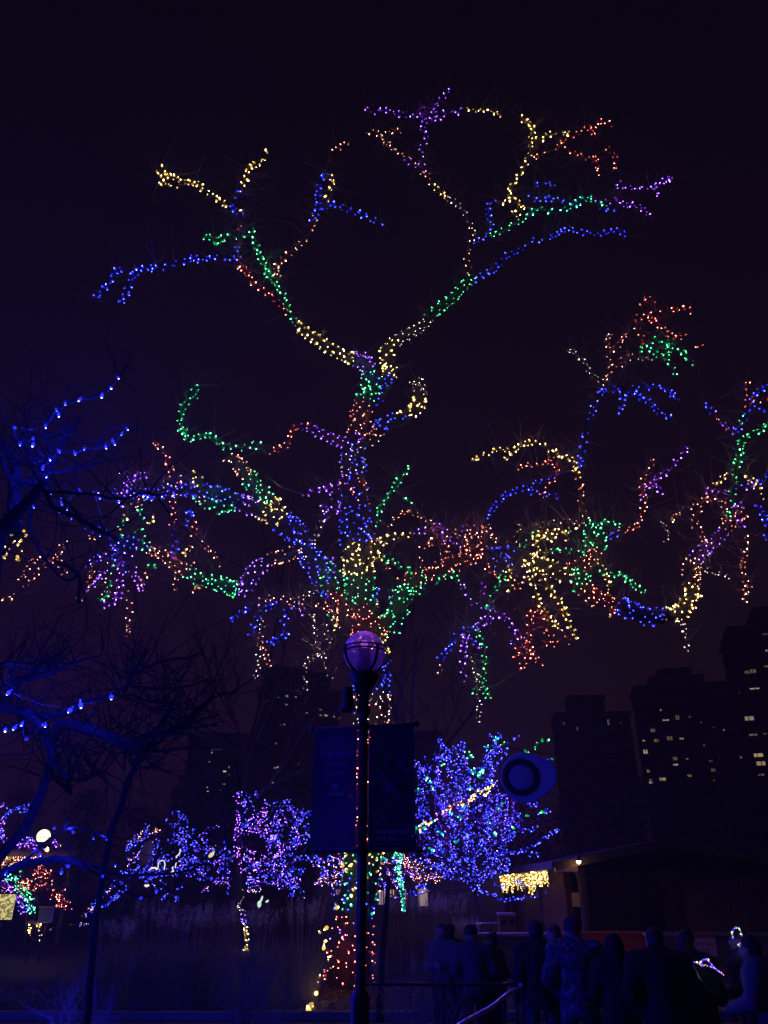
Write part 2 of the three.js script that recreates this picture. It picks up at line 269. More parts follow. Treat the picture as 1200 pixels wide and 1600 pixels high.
bareTree('tall dark bare tree standing behind the right of the lit tree', 640, 36, 31, 22, M.darkBark, { first: 6, stout: 0.009 });
bareTree('bare dark tree among the far trees left of the low block', 245, 70, 17, 23, M.darkBark);
bareTree('bare dark tree before the low block with lit windows', 285, 60, 12, 24, M.darkBark);
bareTree('bare dark tree above the vine wall at the right edge', 1165, 46, 15, 25, M.darkBark);
bareTree('bare dark tree in front of the tower with the stepped crown', 1065, 75, 18, 26, M.darkBark);
function leafTree(label, name, x, D, topY, width, seed, conic) {
  const b = at(x, 1388, D); b.y = 0; const H = at(x, topY, D).y, W = width * mpp(topY, D), R = rng(seed), pos = [], o = thing(name, label, 'tree', b), k = V(), u = V(), w = V();
  const lobes = []; for (let i = 0; i < 26; i++) { const y = 0.18 + 0.8 * R(), rr = conic ? (1.02 - y) * 0.5 * W : Math.sqrt(Math.max(0, 1 - Math.pow((y - 0.55) / 0.5, 2))) * 0.42 * W, a = R() * 6.28, q = Math.sqrt(R()); lobes.push([V(Math.cos(a) * rr * q, y * H, Math.sin(a) * rr * q), (conic ? 0.5 + (1 - y) * 0.9 : 0.8 + 0.7 * R()) * W * 0.16]); }
  lobes.push([V(0, H * 0.93, 0), W * (conic ? 0.05 : 0.16)]);
  for (let i = 0; i < 4200; i++) { const [c, r] = lobes[Math.floor(R() * lobes.length)]; k.set(R() - 0.5, R() - 0.5, R() - 0.5).normalize().multiplyScalar(r * Math.cbrt(R())).add(c); const s = W * 0.02 * (0.5 + R()); u.set(R() - 0.5, R() - 0.5, R() - 0.5).normalize().multiplyScalar(s); w.set(R() - 0.5, R() - 0.5, R() - 0.5).normalize().multiplyScalar(s); pos.push(k.x - u.x, k.y - u.y, k.z - u.z, k.x + u.x, k.y + u.y, k.z + u.z, k.x + w.x, k.y + w.y, k.z + w.z); }
  const g = new THREE.BufferGeometry(); g.setAttribute('position', new THREE.Float32BufferAttribute(pos, 3)); g.computeVertexNormals();
  part('crown', g, M.leaf, o, 'stuff');
  part('trunk', tube([V(0, -0.1, 0), V(0.05, H * 0.3, 0), V(0, H * 0.85, 0.05)], [W * 0.045, W * 0.035, W * 0.01], 7), M.darkBark, o);
  return o;
}
M.leaf = std(0.035, 0.045, 0.03, 0.9);
leafTree('pointed dark conifer before the low block at left', 'conifer_tree', 263, 80, 1204, 70, 31, true);
leafTree('broad dark evergreen beside the lit globe at far left', 'evergreen_tree', 118, 62, 1236, 110, 32, false);
leafTree('dark evergreen at the left edge behind the purple lights', 'evergreen_tree', 6, 66, 1226, 80, 33, false);
leafTree('low dark evergreen behind the lit shrubs at left', 'evergreen_tree', 205, 64, 1262, 110, 34, false);
leafTree('dark rounded evergreen behind the small lit tree', 'evergreen_tree', 345, 72, 1240, 120, 35, false);
leafTree('wide dark evergreen below the left high-rise', 'evergreen_tree', 455, 74, 1252, 150, 36, false);
leafTree('dark evergreen below the unlit high-rise', 'evergreen_tree', 905, 66, 1245, 150, 37, false);
leafTree('dark evergreen behind the pavilion ridge', 'evergreen_tree', 1010, 62, 1232, 170, 38, false);
leafTree('dark evergreen below the tallest high-rise', 'evergreen_tree', 1130, 60, 1222, 170, 39, false);
leafTree('dark evergreen at the right edge above the vine wall', 'evergreen_tree', 1215, 52, 1215, 130, 40, false);
leafTree('dark evergreen hidden behind the glowing blue tree', 'evergreen_tree', 800, 70, 1235, 170, 41, false);
leafTree('dark evergreen behind the banners', 'evergreen_tree', 600, 72, 1222, 140, 42, false);

// ---------------------------------------------------------------- pavilion at right
const brickMap = texture(512, (u, v) => { const row = Math.floor(v * 24), m = Math.abs((v * 24) % 1 - 0.5) > 0.42 || Math.abs((u * 8 + (row % 2) * 0.5) % 1 - 0.5) > 0.47; return m ? [0.34, 0.31, 0.3] : [0.46 + 0.16 * hash(row, Math.floor(u * 8 + (row % 2) * 0.5), 1), 0.27 + 0.07 * fbm(u, v, 16, 90), 0.22]; });
brickMap.repeat.set(0.5, 0.5);
const brick = std(0.42, 0.36, 0.36, 0.9, { map: brickMap, bumpMap: grainBump, bumpScale: 0.006 }), darkWood = std(0.05, 0.04, 0.036, 0.7, { map: grain }), roofMat = std(0.045, 0.045, 0.05, 0.8, { map: grain });
{
  const o = thing('zoo_pavilion', 'low dark gabled pavilion with brick side wall behind the crowd at right', 'pavilion', V(9.7, 0, -28));
  const side = box(0.25, 2.75, 15, -3.1, 1.375, -9.4), uvBox = (g) => { const p = g.attributes.position, n = g.attributes.normal, uv = g.attributes.uv; for (let i = 0; i < p.count; i++) uv.setXY(i, Math.abs(n.getX(i)) > 0.5 ? p.getZ(i) : p.getX(i), p.getY(i)); return g; };
  part('side_wall', uvBox(side), brick, o);
  part('back_wall', uvBox(box(10, 3, 0.25, 1.6, 1.5, -16.9)), brick, o);
  part('recess_wall', uvBox(box(2.9, 2.7, 0.2, -1.55, 1.35, -3.2)), darkWood, o);
  part('vine_wall', uvBox(box(5.8, 2.66, 0.25, 3.15, 1.33, -1.9)), brick, o);
  part('wall_coping', box(5.95, 0.08, 0.36, 3.15, 2.7, -1.9, 0.02), darkWood, o);
  for (const s of [-1, 1]) { // two roof slopes with boards along the eaves
    const w = 4.1, g = box(w, 0.14, 17.5, 0, 0, 0, 0.02).rotateZ(-s * 0.185).translate(s * w / 2 * 0.98, 3.2, -8.3);
    part('roof', g, roofMat, o);
    part('fascia', box(0.06, 0.26, 17.4, s * 4.04, 2.80, -8.3, 0.01), darkWood, o);
  }
  part('gable_board', [box(4.05, 0.24, 0.08, 0, 0, 0).rotateZ(0.185).translate(-1.98, 3.12, 0.46), box(4.05, 0.24, 0.08, 0, 0, 0).rotateZ(-0.185).translate(1.98, 3.12, 0.46)], darkWood, o);
  part('gutter_end', [cyl(0.13, 0.13, 0.75, 12, 0, 0, 0).rotateZ(Math.PI / 2).translate(-3.5, 2.72, -0.1)], std(0.5, 0.44, 0.42, 0.6), o);
  part('downpipe', [tube([V(-3.2, 2.66, -0.1), V(-3.1, 2.45, -0.2), V(-3.05, 2.2, -0.3), V(-3.05, 0, -0.3)], 0.05, 8)], std(0.10, 0.095, 0.095, 0.5), o);
  for (const [x, z] of [[-3.55, -5], [-3.55, -9], [-3.55, -13], [-2.9, -0.4], [0.15, -0.6], [0.45, -1.4], [-0.95, -2.9]]) part('post', box(0.15, 2.75, 0.15, x, 1.38, z, 0.015), darkWood, o);
  part('door', [box(1.1, 2.2, 0.06, -0.35, 1.1, -3.06), box(0.04, 2.2, 0.1, -0.9, 1.1, -3.03), box(0.04, 2.2, 0.1, 0.2, 1.1, -3.03)], std(0.02, 0.02, 0.022, 0.4), o);
  part('notice_board', box(0.3, 0.42, 0.04, -3.2, 1.75, -0.35, 0.01), std(0.5, 0.38, 0.15, 0.7), o);
  // spot lamp under the gable
  const l = thing('flood_lamp', 'small warm flood lamp shining under the pavilion gable', 'lamp', at(904, 1346, 27.2));
  part('lamp_housing', [cyl(0.05, 0.11, 0.16, 12, 0, 0.1, 0), cyl(0.02, 0.02, 0.3, 6, 0, 0.26, 0)], M.iron, l);
  part('lamp_lens', new THREE.SphereGeometry(0.075, 12, 8), new THREE.MeshStandardMaterial({ color: 0, emissive: lin(14, 9, 3.2) }), l);
  lamp(V(0, -0.14, -0.1), lin(1, 0.42, 0.2), 0.32, l, 3);
  // long dry grasses and vines over the vine wall
  const R = rng(61), blades = [];
  for (let i = 0; i < 900; i++) { const x = 10.6 + R() * 4.6 * (0.3 + 0.7 * R()), z = -29.75 + R() * 0.5, h = 1.4 + R() * 1.25, lean = (R() - 0.5) * 0.9, pts = [0, 0.35, 0.7, 1].map((t) => V(x + lean * t * t, h * t - (t > 0.7 ? Math.abs(lean) * 0.3 : 0), z + 0.3 * t * t * (R() - 0.2))); blades.push(tube(pts, [0.008, 0.007, 0.005, 0.003], 3, false)); }
  const gr = thing('dry_grass', 'tall dry reddish grasses in front of the dark vine wall', 'grass'); part('blades', blades, std(0.38, 0.24, 0.16, 0.9), gr, 'stuff');
  // retaining walls, rails
  const w1 = thing('planter_wall', 'low wall with a pale violet lit coping behind the dark coats', 'wall'), a = at(706, 1463, 24.6), b = at(906, 1463, 24.6);
  part('wall', box(b.x - a.x, 0.86, 0.4, (a.x + b.x) / 2, 0.43, -24.8), std(0.22, 0.21, 0.21, 0.9, { map: grain, bumpMap: grainBump, bumpScale: 0.01 }), w1);
  part('coping', box(b.x - a.x + 0.1, 0.09, 0.55, (a.x + b.x) / 2, 0.905, -24.8, 0.02), std(0.5, 0.46, 0.5, 0.7, { map: grain }), w1);
  const w2 = thing('planter_wall', 'low wall below the dry grasses that carries the pale notice', 'wall'), c = at(1012, 1456, 26.5);
  part('wall', box(7.2, 0.78, 0.4, c.x + 3.6, 0.39, -26.7), std(0.22, 0.21, 0.21, 0.9, { map: grain, bumpMap: grainBump, bumpScale: 0.01 }), w2);
  part('coping', box(7.3, 0.09, 0.55, c.x + 3.6, 0.825, -26.7, 0.02), std(0.42, 0.40, 0.42, 0.7, { map: grain }), w2);
  const rl = thing('hand_rail', 'thin violet lit rail behind the low wall under the blue tree', 'railing'), p = at(716, 1444, 29), q = at(800, 1442, 29);
  part('rail', tube([p, q], 0.03, 8), M.steel, rl); for (let i = 0; i < 4; i++) { const s = p.clone().lerp(q, i / 3); part('post', tube([V(s.x, 0, s.z), s], 0.025, 6), M.steel, rl); }
  // notice on the right wall: two lines too blurred to read
  const board = document.createElement('canvas'); board.width = 256; board.height = 176; const g2 = board.getContext('2d'); g2.fillStyle = '#d9b8cc'; g2.fillRect(0, 0, 256, 176); g2.fillStyle = '#c43a48'; g2.fillRect(0, 0, 256, 16); g2.fillStyle = '#5a2334';
  for (const [y, n] of [[52, 8], [112, 6]]) for (let i = 0; i < n; i++) { const x = 24 + i * 27; g2.fillRect(x, y, 6, 34); g2.fillRect(x, y + (i % 3) * 14, 17, 6); if (i % 2) g2.fillRect(x + 12, y + 4, 6, 26); }
  const bt = new THREE.CanvasTexture(board); bt.colorSpace = THREE.SRGBColorSpace;
  const nb = thing('notice_sign', 'pale pink notice with two blurred lines of text on the right wall', 'sign'), n0 = at(1103, 1479, 26.2);
  part('panel', box(0.84, 0.56, 0.03, n0.x, n0.y, -26.46, 0.005), std(0.5, 0.45, 0.48, 0.6), nb);
  const face = part('face', new THREE.PlaneGeometry(0.80, 0.52), new THREE.MeshStandardMaterial({ map: bt, roughness: 0.6 }), nb); face.position.set(n0.x, n0.y, -26.442);
  // lit icicle lights along the left eave
  const bulbs = [], e0 = V(5.6, 2.66, -28.5), e1 = V(5.6, 2.66, -41.5);
  for (let i = 0; i < 46; i++) { const s = e0.clone().lerp(e1, i / 45), n = 5 + Math.floor(R() * 6); for (let k = 0; k < n; k++) bulbs.push({ p: V(s.x + (R() - 0.5) * 0.04, s.y - 0.03 - k * 0.075 - R() * 0.03, s.z + (R() - 0.5) * 0.1), start: k === 0 }); }
  lightString('dense warm yellow icicle lights under the pavilion eave', 'icicle lights', 'Y', bulbs, { bright: 0.8, lamp: 0.2 });
}
{ // low red wall before the recess
  const a = at(903, 1456, 28.2), b = at(1004, 1456, 28.2), o = thing('low_red_wall', 'low red wall glowing dimly behind the person with the pointed hood', 'wall', V(0, 0, 0));
  part('wall', box(b.x - a.x, a.y - 0.05, 0.3, (a.x + b.x) / 2, (a.y - 0.05) / 2, -28.35), std(0.42, 0.10, 0.07, 0.85, { map: grain, bumpMap: grainBump, bumpScale: 0.01 }), o); part('coping', box(b.x - a.x + 0.06, 0.06, 0.4, (a.x + b.x) / 2, a.y - 0.02, -28.35, 0.015), std(0.36, 0.12, 0.1, 0.8), o);
  const l = thing('flood_lamp', 'tiny red spot lamp on the ground before the low red wall', 'lamp', V((a.x + b.x) / 2, 0.1, -26.9)); part('lamp_housing', cyl(0.05, 0.06, 0.1, 10), M.iron, l); part('lamp_lens', cyl(0.04, 0.04, 0.02, 10, 0, 0.06, 0), new THREE.MeshStandardMaterial({ color: 0, emissive: lin(1.2, 0.15, 0.08) }), l); lamp(V(0, 0.2, 0), lin(1, 0.2, 0.12), 0.13, l, 3);
}
// red structure and post below the blue tree
{
  const o = thing('litter_bin', 'dark reddish bin with two pale lids behind the low wall', 'bin', at(794, 1478, 25.9)); o.position.y = 0;
  part('body', box(0.5, 1.35, 0.5, 0, 0.675, 0, 0.04), std(0.30, 0.08, 0.10, 0.6), o); part('lid', [box(0.54, 0.08, 0.54, 0, 1.39, 0, 0.02)], std(0.4, 0.36, 0.4, 0.5), o);
  for (const s of [-1, 1]) part('opening', new THREE.CylinderGeometry(0.07, 0.07, 0.03, 14).rotateX(Math.PI / 2).translate(s * 0.12, 1.2, 0.26), M.black, o);
}
// ---------------------------------------------------------------- the big light-wrapped tree
// limbs are drawn as 'colours x,y[,radius] ... | colours ... ; next limb': a run of one colour (or of mixed colours) after another; '.' is unlit.
// Each block names the window of the picture its numbers count in (left, top, scale).
const WIN = { O: [0, 0, 1], A: [120, 200, 2.4], B: [500, 100, 2], C: [200, 540, 2.963], D: [450, 500, 2.963], E: [680, 560, 2.758], F: [850, 440, 2.667], G: [0, 540, 3.479], H: [0, 1000, 3.158], S: [200, 1220, 4], Q: [440, 1320, 4.286], U: [620, 1130, 4.286] };
function parseRuns(win, text) {
  const [ox, oy, s] = WIN[win];
  return text.split(';').map((limb) => {
    let r = 2.2; const runs = [];
    for (const run of limb.split('|')) {
      const w = run.trim().split(/\s+/), colors = w[0], pts = [];
      if (runs.length) pts.push(runs[runs.length - 1].pts.at(-1));
      for (const p of w.slice(1)) { const [x, y, q] = p.split(',').map(Number); if (q) r = q; pts.push({ x: ox + x / s, y: oy + y / s, r }); }
      runs.push({ colors, pts });
    }
    return runs;
  });
}
const TREE = [
  ['the broad base of the trunk', 'O', 'RRO 545,1537,40 549,1480,34 | RORP 553,1430,31'],
  ['the trunk below the banners', 'O', 'BBPY 553,1430,31 | BBTYG 564,1372,30 | YYG 569,1328,29'],
  ['the trunk behind the banners', 'O', '. 569,1328,29 | R 577,1230,28 581,1140,28'],
  ['the trunk beside the lamp globe', 'O', 'OWW 581,1140,28 582,1085,28 | B 582,1028,28 | Y 580,998,27 | R 574,968,27'],
  ['the middle stem just above the fork', 'D', 'R 362,1385,26 340,1330,24 | G 335,1190,23 | Y 318,1040,24'],
  ['the middle stem at half height', 'D', 'B 318,1040,24 308,870,23 | BR 300,720,20 | WB 300,580,17'],
  ['the upper part of the middle stem', 'D', 'P 300,580,17 318,545,17 | RO 345,390,15 | G 378,340,13 378,240,12 | P 345,185,11 300,180,9'],
  ['the right side of the middle stem', 'D', 'RW 345,760,5 360,860,5 | P 350,900,6 385,980,6 395,1030,6'],
  ['the upper left limb above its purple knee', 'D', 'Y 300,180,8 270,165,7 210,140,7 150,100,7 90,60,6 40,25,6'],
  ['the inner branch of the upper left limb', 'A', 'Y 840,755,5 820,735,5 | G 785,660,4 760,600,3.5 720,550,3.5 695,500,3.5 670,440,4 655,368,5'],
  ['the outer branch of the upper left limb', 'A', 'R 800,700,4 740,640,3.5 700,605,3 650,570,3 635,535,3 605,515,3 | PB 602,470,3 605,430,3 | . 625,385,4 | RP 600,362,3'],
  ['the tall forked shoot at upper left', 'A', '. 612,375,4 622,330,4 625,240,4 | BW 597,240,2 597,270; Y 620,222,3 632,185,4 645,155,4 668,138,3 700,122,3 718,88,4'],
  ['the clustered tip farthest up at left', 'A', '. 622,335,3 | BY 595,305,3 570,295,3 | Y 530,266,3 480,235,3 450,206,3 412,206,3 375,188,4 345,182,5 315,195,6 325,148,5; Y 305,165,4 330,180,6 320,212,4 375,215'],
  ['the short side shoot of the upper left limb', 'A', 'G 625,405,2.5 555,410,3 530,422,3 495,412,3 472,406; G 535,422,2 515,442'],
  ['the long thin branch reaching far left', 'A', 'B 600,485,2.5 560,490,2.5 510,487,2.5 465,497,2.5 437,487,2.5 405,502 360,510,2.5 305,527 270,524 240,530 | B 215,550,3 195,590,3 180,630 163,657; B 240,530 205,542 155,530 138,548 122,580 95,610 65,640'],
  ['the forked shoot above the left limb', 'A', '. 755,560,3 | O 745,533 765,498 820,455 862,412; B 880,355,4 895,320,4 910,290,4 900,250,3 915,205,3.5 935,162,3.5; O 875,385 890,350,4 900,320; OY 940,275 945,230 960,205 958,180; B 915,310,3 950,285,3 980,290 1020,310 1060,320,3 1090,335 1145,355'],
  ['the loose twig between the crown tops', 'B', 'O 40,272 70,255 95,245'],
  ['the upper right limb above the stem', 'D', 'B 385,370,11 430,330,11 465,265,10 | Y 472,225,11 455,160,10 495,100,8 | W 545,70,7 600,40,6 650,10,6'],
  ['the upper right limb at its green band', 'B', 'G 340,792,6 375,760,6.5 410,735,6.5 445,700,6 472,668,6'],
  ['the thin stem rising to the top of the crown', 'B', 'R 470,655,5 458,610,5 465,565,5 | W 478,520,4 450,465,4 420,430,3 395,420,3 | Y 380,400 350,378 | O 335,345,3 320,338,3'],
  ['the topmost fork of the crown', 'B', 'P 325,335,3.5 290,312,4 272,302; P 325,320,3 315,270,3 332,230,3 320,205,3 325,185,3 345,170,5; P 340,165,3 300,165,3 255,158,3 215,145 185,148 138,145; P 350,160 365,125,3 385,105,3 405,72,3; P 350,180,3 375,165 400,150 425,152 455,137'],
  ['the arching twig at the top of the crown', 'B', 'Y 455,137,1.5 485,147 510,142 545,150 570,160 | . 625,168'],
  ['the shoot left of the topmost fork', 'B', 'O 325,345 270,290 230,270 215,250 190,240; O 190,235 175,215,3 140,213; O 175,217,3 215,215,3 252,207'],
  ['the lower of the two long right branches', 'B', 'B 475,682,3 500,665,4 530,650,4 555,630,4 580,600,4 615,588,3.5 660,557,3.5 710,545,2.5 745,530 765,518 800,520 850,532 895,527 925,517 960,537'],
  ['the upper of the two long right branches', 'B', 'B 470,560,3 500,547,3 528,537,3 | G 560,525,3 610,500,4 650,478,3.5 | GT 675,455,3 720,457 780,450,4 800,437,4 830,420,4 855,425 | GB 880,445 900,450 930,452'],
  ['the blue curls over the right branches', 'B', 'B 540,515,2 528,480,3 525,450,3 545,420; B 650,412,2 690,425,3 720,420,3 770,430,3; B 672,378 700,374,3 718,367,3 730,387'],
  ['the knot where the right branches cross', 'B', 'Y 570,432,3 590,420,3 615,430,3 640,445,4 620,465,4 603,470,3'],
  ['the tall yellow shoot at upper right', 'B', '. 588,420,2.5 | Y 595,388 625,345,4 645,310,3.5 655,270,3.5 660,230,3.5 668,200,3.5 645,182,4 625,165; Y 662,238,3 700,232,3 725,215,4 760,213,3 775,212'],
  ['the red sprays at upper right', 'B', '. 665,295,2 | R 680,287 740,260 760,240 790,225 830,205,3 860,190,3 880,178 915,190,3; R 760,262 800,280 820,290 850,295,3 870,320,3 866,350; R 840,200 865,225; R 890,258 915,275 925,297 918,335; R 850,300 878,290'],
  ['the purple tips farthest right of the crown', 'B', '. 862,432,2 | P 930,430,2.5 955,440 985,440 1010,455 1030,475; P 928,425,3 925,375,4 965,385,3 1000,390,3 1040,385,3 1060,375 1085,358 1100,360; P 1045,390 1060,420'],
  ['the green hook at far left of the middle', 'C', 'G 302,178,4 312,235,4 260,275,3.5 247,325,3.5 240,388,4 268,400,3'],
  ['the left arm of the middle stem', 'C', '. 268,400,2.5 | G 275,430,2.5 325,425,3 365,408,3 410,440,3 445,462,4 510,470,5 560,460,5.5 605,460,5.5 645,490,5.5 | R 690,485,4 735,455,4 745,410,4 780,375,4 | RP 840,378,5 | P 890,405,6 950,435,6 1000,450,7 1045,455,8'],
  ['the raised right arm of the middle stem', 'D', 'O 345,575,8 400,540,8 422,508,9 | B 430,492,11 530,460,11 | Y 560,430,10 600,405,9 615,360,9 | W 608,310,9 590,272,8'],
  ['the fine twigs left of the middle stem', 'C', 'P 990,625,2 930,660 880,670 810,690; P 925,665 950,705; P 985,775 945,755 900,745 915,790 922,820; W 900,800 880,860 870,900; P 965,1010 925,975'],
  ['the great left limb from the fork to its elbow', 'C', 'O 1035,1290,18 1000,1220,17 | R 950,1150,16 | GB 890,1060,16 | B 840,970,17 | BW 795,895,16'],
  ['the great left limb beyond its elbow', 'C', 'B 795,895,17 755,850,18 705,805,17 | Y 660,770,17 610,745,15 | P 560,740,13 515,725,11'],
  ['the lower fork of the great left limb', 'C', 'B 515,725,9 440,690,9 360,672,8 280,665,8 200,672,8 100,690,7 20,680,6'],
  ['the upper fork of the great left limb', 'C', 'Y 680,750,14 640,725,14 | G 600,660,13 550,600,11 | O 515,550,9 460,508,7'],
  ['the stub standing up from the left limb', 'C', 'Y 330,650,7 320,600,7 300,600,3'],
  ['the foliage-like cluster below the left limb', 'C', 'G 500,740,6 450,740,9 400,755,8; OG 400,745,8 340,710,6 320,690'],
  ['the upright spray above the left limb', 'C', 'R 235,655,5 215,600,7 190,560,5 170,490,4 | O 125,455,4 130,470; R 230,600,3 240,640'],
  ['the purple tip at far left', 'C', 'P 85,600,2 40,610,3 0,625,3 -20,700,3; P -40,750,2 -20,700 0,690'],
  ['the drooping twigs below the left limb', 'C', 'RO 220,665,3 205,705,3 212,760,3 205,845,4; B 212,880,3 222,930,3 208,975,3; B 282,765,4 285,790,4 255,832,3; R 300,815,3 308,850,4 305,888,3; O 345,910 370,940 400,970 440,1025; Y 275,960,4 262,955; O 285,930 290,945'],
  ['the lower left limb along its sagging bend', 'C', 'B 835,965,12 800,950,10 | O 790,955,9 700,975,9 640,1005,9 | P 590,1040,11 550,1105,11 512,1140,9 | G 490,1125,10 430,1105,10 350,1088,9 270,1045,8 | O 200,1000,6 150,960,6 90,950,5'],
  ['the small tufts under the sagging limb', 'C', 'O 228,1055,2 222,1090 218,1142; OY 285,1138 320,1125 355,1118; O 270,1000,3 300,1010'],
  ['the tip of the sagging limb at far left', 'G', 'R 960,1172,5 900,1150,5 850,1120,5 | O 800,1105,5 | GB 765,1082,6 | B 700,1070,7 640,1080,7; G 820,1180,5 832,1210,4; GY 690,918,2.5 660,970 650,1032; G 745,900,4 768,905,3 762,985,4 745,1022; G 770,1045,4 820,1100,4; Y 838,940 800,980'],
  ['the hanging tassels at far left', 'G', 'P 740,1055,5 715,1150,7 720,1220,6 735,1260,5 765,1300 768,1340; BP 660,1100,8 590,1140,5 520,1160 460,1197; O 480,1200,4 505,1260 460,1330,3; P 565,1215 525,1285 460,1330; P 665,1180,6 650,1290,5 640,1370 560,1412; WG 600,1160,5 590,1270 580,1340 540,1385,4; O 680,1325 702,1400 706,1450 692,1510 698,1550 686,1575; O 810,1210 785,1265 760,1305; BP 690,1110,10 650,1180,10 700,1230,8; O 450,1372 400,1375; OP 530,1230,6 480,1290,5'],
  ['the purple shoots above the far left tassels', 'G', 'P 800,700,2 740,715,4 705,745,4 690,800,3; W 690,700 640,700; PB 725,800 670,800 620,795 510,795; O 735,850 780,808 850,800; WO 715,870,3 770,880; W 900,730 905,790'],
  ['the pale twigs at the left edge', 'G', 'O 470,1050 510,1040; O 375,1075 330,1095 325,1125 310,1155 260,1180 210,1230 170,1270 130,1322; O 255,1180 210,1150,3 165,1180 135,1238 108,1280; O 320,1165 335,1215 360,1250; O 85,1355 50,1375 0,1370'],
  ['the drooping spray left of the lamp globe', 'C', 'W 905,1125,1.5 850,1142 820,1160 780,1182; O 780,1180 720,1172,4 650,1165,4 600,1190; B 570,1215 520,1240 470,1272; B 680,1195,5 655,1210,5 610,1240,4.5 580,1300,4 570,1352; B 745,1210,4.5 722,1280,4 727,1340,3.5 680,1365 650,1378; PB 770,1190,6 820,1242,6; O 740,1195,3 830,1210'],
  ['the thin hanging twigs left of the lamp globe', 'C', 'W 625,1260 620,1310 610,1380 600,1440 605,1500 580,1540; O 612,1370 640,1430 655,1490; W 850,1240 860,1270 870,1340 890,1410 910,1460 940,1545; W 900,1410 860,1440 830,1460 820,1540 820,1600; W 915,1280 920,1340 945,1370; O 845,1212 900,1207 940,1235'],
  ['the shoots beside the foot of the left limb', 'C', 'G 900,985,5 950,1030,4 | GP 985,1075,7; G 930,1235,5 945,1265 | YO 968,1312,5'],
  ['the great right limb where it leaves the trunk', 'D', 'O 415,1430,18 | G 490,1400,16 525,1290,16 560,1245,14 | GR 640,1190,12'],
  ['the great right limb at its red stretch', 'D', 'R 640,1190,12 740,1140,12 830,1105,12 890,1080,12'],
  ['the great right limb at its blue band', 'E', 'B 230,860,13 330,850,14 | . 400,868,13'],
  ['the great right limb at its yellow bands', 'E', 'Y 400,868,13 430,890,13 560,925,13 | R 600,930,12'],
  ['the great right limb at its downward bend', 'E', 'R 595,925,11 | G 620,955,13 640,995,13 | R 690,1035,12 780,1058,11'],
  ['the long sag of the right limb', 'E', 'B 790,1060,12 830,1080,13 900,1108,13 985,1115,11'],
  ['the right limb where it rises again', 'F', 'Y 515,1390,10 560,1385,11 600,1340,12 625,1285,12 | O 610,1220,12 625,1160,10 | P 665,1118,8 700,1090,7 752,1040,7 | RO 795,990,7 840,960,6'],
  ['the yellow arch over the right limb', 'D', 'Y 380,1075,8 410,1045,6 440,1020,5.5 500,1000,5 575,1000,4 | P 620,978,5 690,955,5 740,985,5 790,1030,5 820,1070,4'],
  ['the yellow twigs at the root of the arch', 'D', 'Y 380,1100,5 430,1090,4 410,1112,4; R 440,1165,4 470,1130,3; G 440,1108,4 490,1125,4 540,1150,3 590,1172,2; RO 520,1225,8 565,1190,6; O 610,1105,2 620,1140; B 405,1250,5 403,1300,5; P 470,1335,6 490,1275,4; YW 380,1320,6 430,1390,6'],
  ['the green whip rising right of the stem', 'D', 'G 415,965,2 420,890,2.5 435,850 470,810 500,765,3.5 530,720,3 570,680; G 530,825,2 570,845; O 425,1000,3 420,1040'],
  ['the brushy twigs over the right limb', 'D', 'O 455,960 520,900 580,895 650,928; O 650,940 690,935; O 640,1050,2 660,1020,3 740,1060,4; O 725,1000,2 740,1085,3; OP 760,985,3 850,960,5 920,1000,5; O 880,1045,4 900,980,3 960,1010,5; R 815,1040,6 830,1090,5; O 690,1010,5 620,1060,5'],
  ['the bristling orange twigs left of the yellow bands', 'E', 'RO 130,860,5 120,800,5 150,760,4 205,735,3; O 230,800,5 225,720,4; O 275,800,4 262,770,4; YO 300,810,4 360,765,5 370,720,3; GW 350,820,4 390,800,4 420,755,3; O 180,780,6 60,770,6; O 30,830,5 45,850,5; O 205,740 215,715; P 0,750,5 80,790,4; W 145,770,3 165,750'],
  ['the upper twigs over the yellow bands', 'E', 'Y 622,735,3 540,745,3 480,750,4 430,757,4; Y 432,757,3 425,785,4 442,825,4 480,850,4; Y 515,775,3 440,782,3; G 490,825,2 560,830,3 640,815,4 655,785,4; OW 430,725,2 520,700 590,705 640,718; GO 565,730 575,790; GO 625,840,4 660,825,4'],
  ['the green knot past the yellow bands', 'E', 'R 620,900,10 660,870,9 700,835,8 | G 705,790,11 680,750,11 650,725,6; G 650,712,2 710,706 760,708 800,722; G 690,740,8 720,745,4'],
  ['the red stem rising from the green knot', 'E', 'RO 650,715,5 638,660,5 628,600,5 625,545,4.5 | Y 612,500,4 600,470,3 620,455'],
  ['the tall blue stem at right', 'E', 'B 612,470,3.5 625,440,3.5 635,390,4.5 650,310,4.5 672,245,4.5 685,210,4.5 712,150,4.5 720,132,4'],
  ['the blue fingers on top of the right stem', 'E', 'B 720,135,2.5 760,135,3 800,130,5 850,133,5 900,125,3 970,125,3 1000,140 1022,160 1045,175; B 845,145,4 900,175,3.5 940,195 955,228 1022,256,3; B 808,140,4 810,170 802,215,2.5 790,252'],
  ['the pale twig beside the blue fingers', 'F', 'W 240,435,2 220,400 190,385 175,340 140,315 120,288 95,285; O 250,420,2 270,385 282,340; W 385,320 420,320 455,327'],
  ['the orange sprays at right', 'F', 'O 270,370 270,290 263,240 278,212; O 278,290,3 310,265 325,235 350,220; O 285,335,3 315,350 350,320,3 362,295; O 315,325 350,320'],
  ['the red sprays highest at right', 'F', '. 420,260,2 | R 400,215 375,160,3 405,145,4 440,155,4 470,165; R 405,105 415,78,3 440,75 470,80; R 455,122 440,150; R 465,165 500,205,4 540,230,3 590,230; R 490,120 545,115,2.5 580,110,3 615,123; R 635,262 652,272'],
